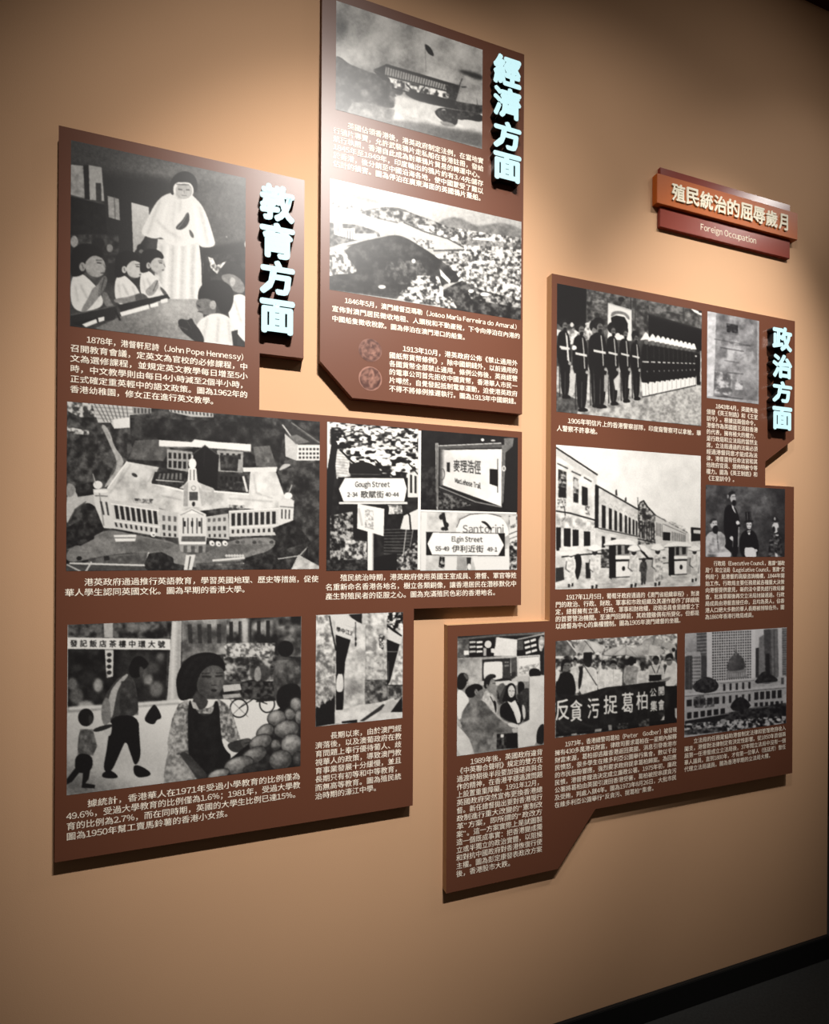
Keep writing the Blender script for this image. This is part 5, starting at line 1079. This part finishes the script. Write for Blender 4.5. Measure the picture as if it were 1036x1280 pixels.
person(205, 280, 60, 180, 0.85, 0.5); c.p('262,192 318,188 320,250 300,280 275,280 260,245', 0.1); person(295, 285, 110, 190, 0.9, 0.14); c.p('262,190 318,188 316,230 264,232', 0.06); c.s('238,290 262,280 250,400 230,450 225,380', 0.12); c.l('262,270 350,408', 7, 0.25); c.l('268,276 350,400', 2, 0.8)
person(395, 300, 70, 150, 0.88, 0.4); person(460, 300, 110, 130, 0.92, 0.5); c.l('460,310 462,400', 3, 0.6); c.p('525,235 600,232 596,270 530,275', 0.12); person(580, 275, 95, 130, 0.62, 0.12); c.p('555,230 615,228 612,262 556,268', 0.07); person(655, 310, 70, 110, 0.85, 0.3); person(745, 270, 100, 110, 0.82, 0.3); c.p('698,340 780,338 782,378 700,382', 0.06); c.l('715,275 740,330', 5, 0.2); c.l('770,275 750,330', 5, 0.2); c.p('620,215 680,220 680,300 640,290', 0.15, 0.7, 2); c.tex('480,225 540,225 530,300 490,290', 0.05, 0.4, 14, 0.8, 1.4)
c.s('78,480 74,400 90,345 130,318 185,325 205,380 215,470 140,500', 0.05); c.s('118,270 145,240 170,255 172,300 150,322 125,310', 0.42); c.s('110,275 120,238 150,228 172,245 170,260 140,255 126,280 124,310 112,320', 0.06); c.l('130,276 145,277', 5, 0.15); c.l('155,276 166,276', 5, 0.15)
c.s('75,330 88,300 110,330 80,400', 0.85)
c.s('795,380 810,300 830,250 860,240 890,262 890,415 810,415', 0.90); c.tex('800,380 830,250 890,262 890,415', 0.7, 0.97, 24, 0.6); c.s('812,235 830,215 852,225 856,258 835,282 815,268', 0.5); c.s('806,220 820,198 850,192 862,215 856,240 838,218 815,232', 0.08); c.l('816,242 845,240', 6, 0.1); c.s('750,380 800,365 850,345 830,380 780,390', 0.55); c.p('808,415 890,412 888,660 800,655', 0.05); c.s('870,180 890,160 890,260 872,230', 0.15); c.e(862, 172, 12, 14, 0.08)
# banner
c.s('75,475 130,466 220,478 290,470 350,440 420,420 500,418 600,402 700,388 810,380 815,480 800,560 800,600 770,660 640,668 520,690 470,700 400,700 300,700 200,735 75,750', 0.10)
c.tex('75,475 220,478 350,440 420,420 600,402 810,380 800,600 640,668 470,700 200,735 75,750', 0.05, 0.17, 40, 0.8, 1.2)
for q, g in (('76,485 140,560 220,650 330,690', .34), ('90,480 180,600 290,680 420,690', .24), ('220,482 260,520 330,520 420,440', .3), ('470,425 500,480 490,560', .3), ('480,430 520,470 560,480', .22), ('76,600 130,680 210,720', .36), ('75,660 120,710 180,735', .3), ('430,560 470,690', .25), ('620,560 600,660', .28), ('700,520 690,660', .26), ('560,420 640,480', .2), ('330,620 360,700', .26), ('760,590 790,600 780,650', .5)): c.l(q, 7, g, 0.7, 1.2)
for ch, x, y, w_, h_ in (('反', 122, 570, 100, 150), ('貪', 214, 578, 84, 150), ('污', 328, 560, 84, 150), ('捉', 442, 536, 96, 136), ('葛', 556, 524, 84, 146), ('柏', 654, 510, 84, 128), ('公', 726, 456, 46, 62), ('開', 780, 446, 44, 66), ('集', 730, 546, 48, 76), ('會', 780, 538, 44, 76)):
    c.text(ch, x - w_ / 2, y + 3, x + w_ / 2, y - 3, h_, 0.93, 0.012 if h_ > 100 else 0.02)
c.p('815,415 830,480 820,560 806,560 812,460', 0.4, 0.7, 2); c.p('75,735 200,720 470,690 640,665 800,640 885,650 885,668 75,752', 0.05); c.p('180,732 218,726 218,740 180,744', 0.6); c.p('340,700 385,696 380,716 335,720', 0.6); c.p('425,672 450,672 452,706 430,710', 0.55); c.tex('480,664 560,660 560,700 485,700', 0.1, 0.6, 14, 0.8, 1.6); c.tex('630,640 700,630 700,690 630,690', 0.05, 0.5, 16, 0.8, 1.5); c.p('870,560 888,560 888,640 872,620', 0.75)
pic(POL, c, label='photograph of protesters holding a painted banner under umbrellas', dens=1.5)

# ------------------------------------------------------------------ photograph: domed council building among towers
c = Canvas('97,130 877,90 862,835 92,905', 840, 770, 6.094, 0.7)
c.tex(c.all(), 0.62, 0.78, 60)
c.p('97,128 190,122 190,280 97,290', 0.68); c.grad('97,128 190,122 190,280 97,290', (100, 130), 0.72, (180, 280), 0.55)
c.p('185,130 262,124 262,500 190,500', 0.36); [c.l([(188, 150 + i * 26), (260, 144 + i * 26)], 8, 0.62, 0.8) for i in range(10)]; c.p('222,300 262,300 262,480 222,480', 0.3)
c.p('97,305 130,300 130,560 97,560', 0.3); c.p('115,275 212,270 218,300 218,545 130,560 128,300 97,310 97,295', 0.66); [c.rows((134, 312 + i * 26), (215, 308 + i * 26), (134, 328 + i * 26), (215, 324 + i * 26), 6, .5, 0.3) for i in range(9)]; c.p('130,302 152,302 152,560 130,560', 0.3)
c.p('262,118 300,112 302,470 265,480', 0.82); c.p('298,112 604,100 632,150 632,470 302,510', 0.80); c.p('602,100 634,98 634,468 604,470', 0.86)
for i in range(18): c.rows((302, 124 + i * 21), (604, 112 + i * 20.5), (302, 137 + i * 21), (604, 124 + i * 20.5), 17, .55, 0.17)
c.p('632,98 700,96 700,180 660,180 650,250 634,250', 0.8); c.p('634,245 660,240 660,470 634,470', 0.26); c.p('660,165 700,140 712,460 660,462', 0.5); c.p('696,104 752,100 760,460 708,460', 0.34); c.p('712,290 740,286 744,450 712,450', 0.15); c.p('750,100 806,96 812,470 760,470', 0.46); c.l('775,100 780,460', 8, 0.36); c.p('804,96 835,94 838,460 812,466', 0.78); c.p('835,94 877,92 872,460 838,460', 0.42)
for i in range(20): c.l([(838, 108 + i * 18), (874, 106 + i * 18)], 6, 0.62, 0.7)
# dome
c.p('408,470 412,420 560,400 574,470', 0.56); c.p('416,478 420,430 560,416 572,470', 0.5); c.rows((420, 440), (570, 428), (420, 470), (570, 458), 9, .4, 0.68)
c.s('412,420 425,350 450,310 478,285 485,225 492,285 530,310 552,350 556,405 480,420', 0.34); c.grad('425,405 440,340 480,285 492,285 540,340 552,400', (430, 350), 0.45, (550, 380), 0.26, 0.9, 2); c.l('485,222 486,290', 8, 0.4); c.s('474,300 484,270 496,300', 0.5)
# main block
c.p('97,600 360,560 372,500 620,470 625,540 870,500 868,720 97,800', 0.68)
c.p('365,492 622,470 622,488 365,512', 0.78); c.l('365,512 622,490', 4, 0.4); c.p('97,590 360,565 860,525 862,545 360,588 97,612', 0.76); c.l('97,612 360,588 862,547', 5, 0.35)
c.rows((372, 520), (612, 500), (372, 572), (612, 552), 5, .34, 0.16); c.rows((368, 612), (612, 592), (368, 668), (612, 648), 5, .36, 0.18); c.rows((104, 640), (362, 615), (104, 690), (362, 668), 5, .74, 0.16); c.rows((104, 738), (410, 700), (104, 785), (410, 742), 6, .66, 0.12)
c.rows((618, 582), (840, 562), (618, 640), (840, 622), 5, .68, 0.15); c.rows((618, 662), (860, 645), (618, 690), (860, 680), 6, .6, 0.15)
c.p('805,460 862,452 868,520 806,530', 0.72); c.p('830,470 850,468 850,520 830,520', 0.35); c.s('840,600 870,590 870,700 840,690', 0.75)
c.s('150,540 180,500 230,470 270,462 320,480 355,520 350,548 330,575 250,590 180,575', 0.15); c.tex('150,540 230,470 320,480 350,548 250,590 180,575', 0.08, 0.3, 18, 0.9, 1.4); c.s('620,510 650,470 680,430 710,420 760,450 810,485 790,505 700,520', 0.15); c.tex('630,505 680,435 720,425 800,485 700,515', 0.08, 0.28, 16, 0.8, 1.4); c.l('615,520 820,500', 6, 0.6)
c.tex('160,620 240,600 250,660 230,700 170,700', 0.08, 0.45, 14, 0.7, 1.6); c.tex('250,640 330,620 320,690 250,700', 0.1, 0.5, 14, 0.5, 1.6)
c.s('440,690 470,640 520,612 570,640 600,680 560,730 460,720', 0.08); c.tex('440,690 520,612 600,680 560,730 460,720', 0.04, 0.22, 16, 0.8, 1.4)
c.p('97,800 200,780 420,745 600,705 868,670 870,760 92,840', 0.13); c.tex('360,750 600,700 868,660 868,790 400,840', 0.05, 0.3, 20, 0.95, 1.5); c.l('97,798 250,772 430,742', 6, 0.6); c.l('600,705 740,688', 8, 0.45)
c.tex('92,820 870,760 865,840 92,908', 0.06, 0.8, 18, 1, 1.8); c.tex('92,870 400,840 380,880 92,908', 0.05, 0.4, 16, 0.7, 1.5); c.e(810, 790, 16, 12, 0.9); c.e(390, 800, 26, 16, 0.6)
pic(POL, c, M_PRINT_GREY, label='photograph of a domed council building in front of office towers', dens=1.6)

bpy.data.objects.remove(_to); bpy.data.curves.remove(_tc)
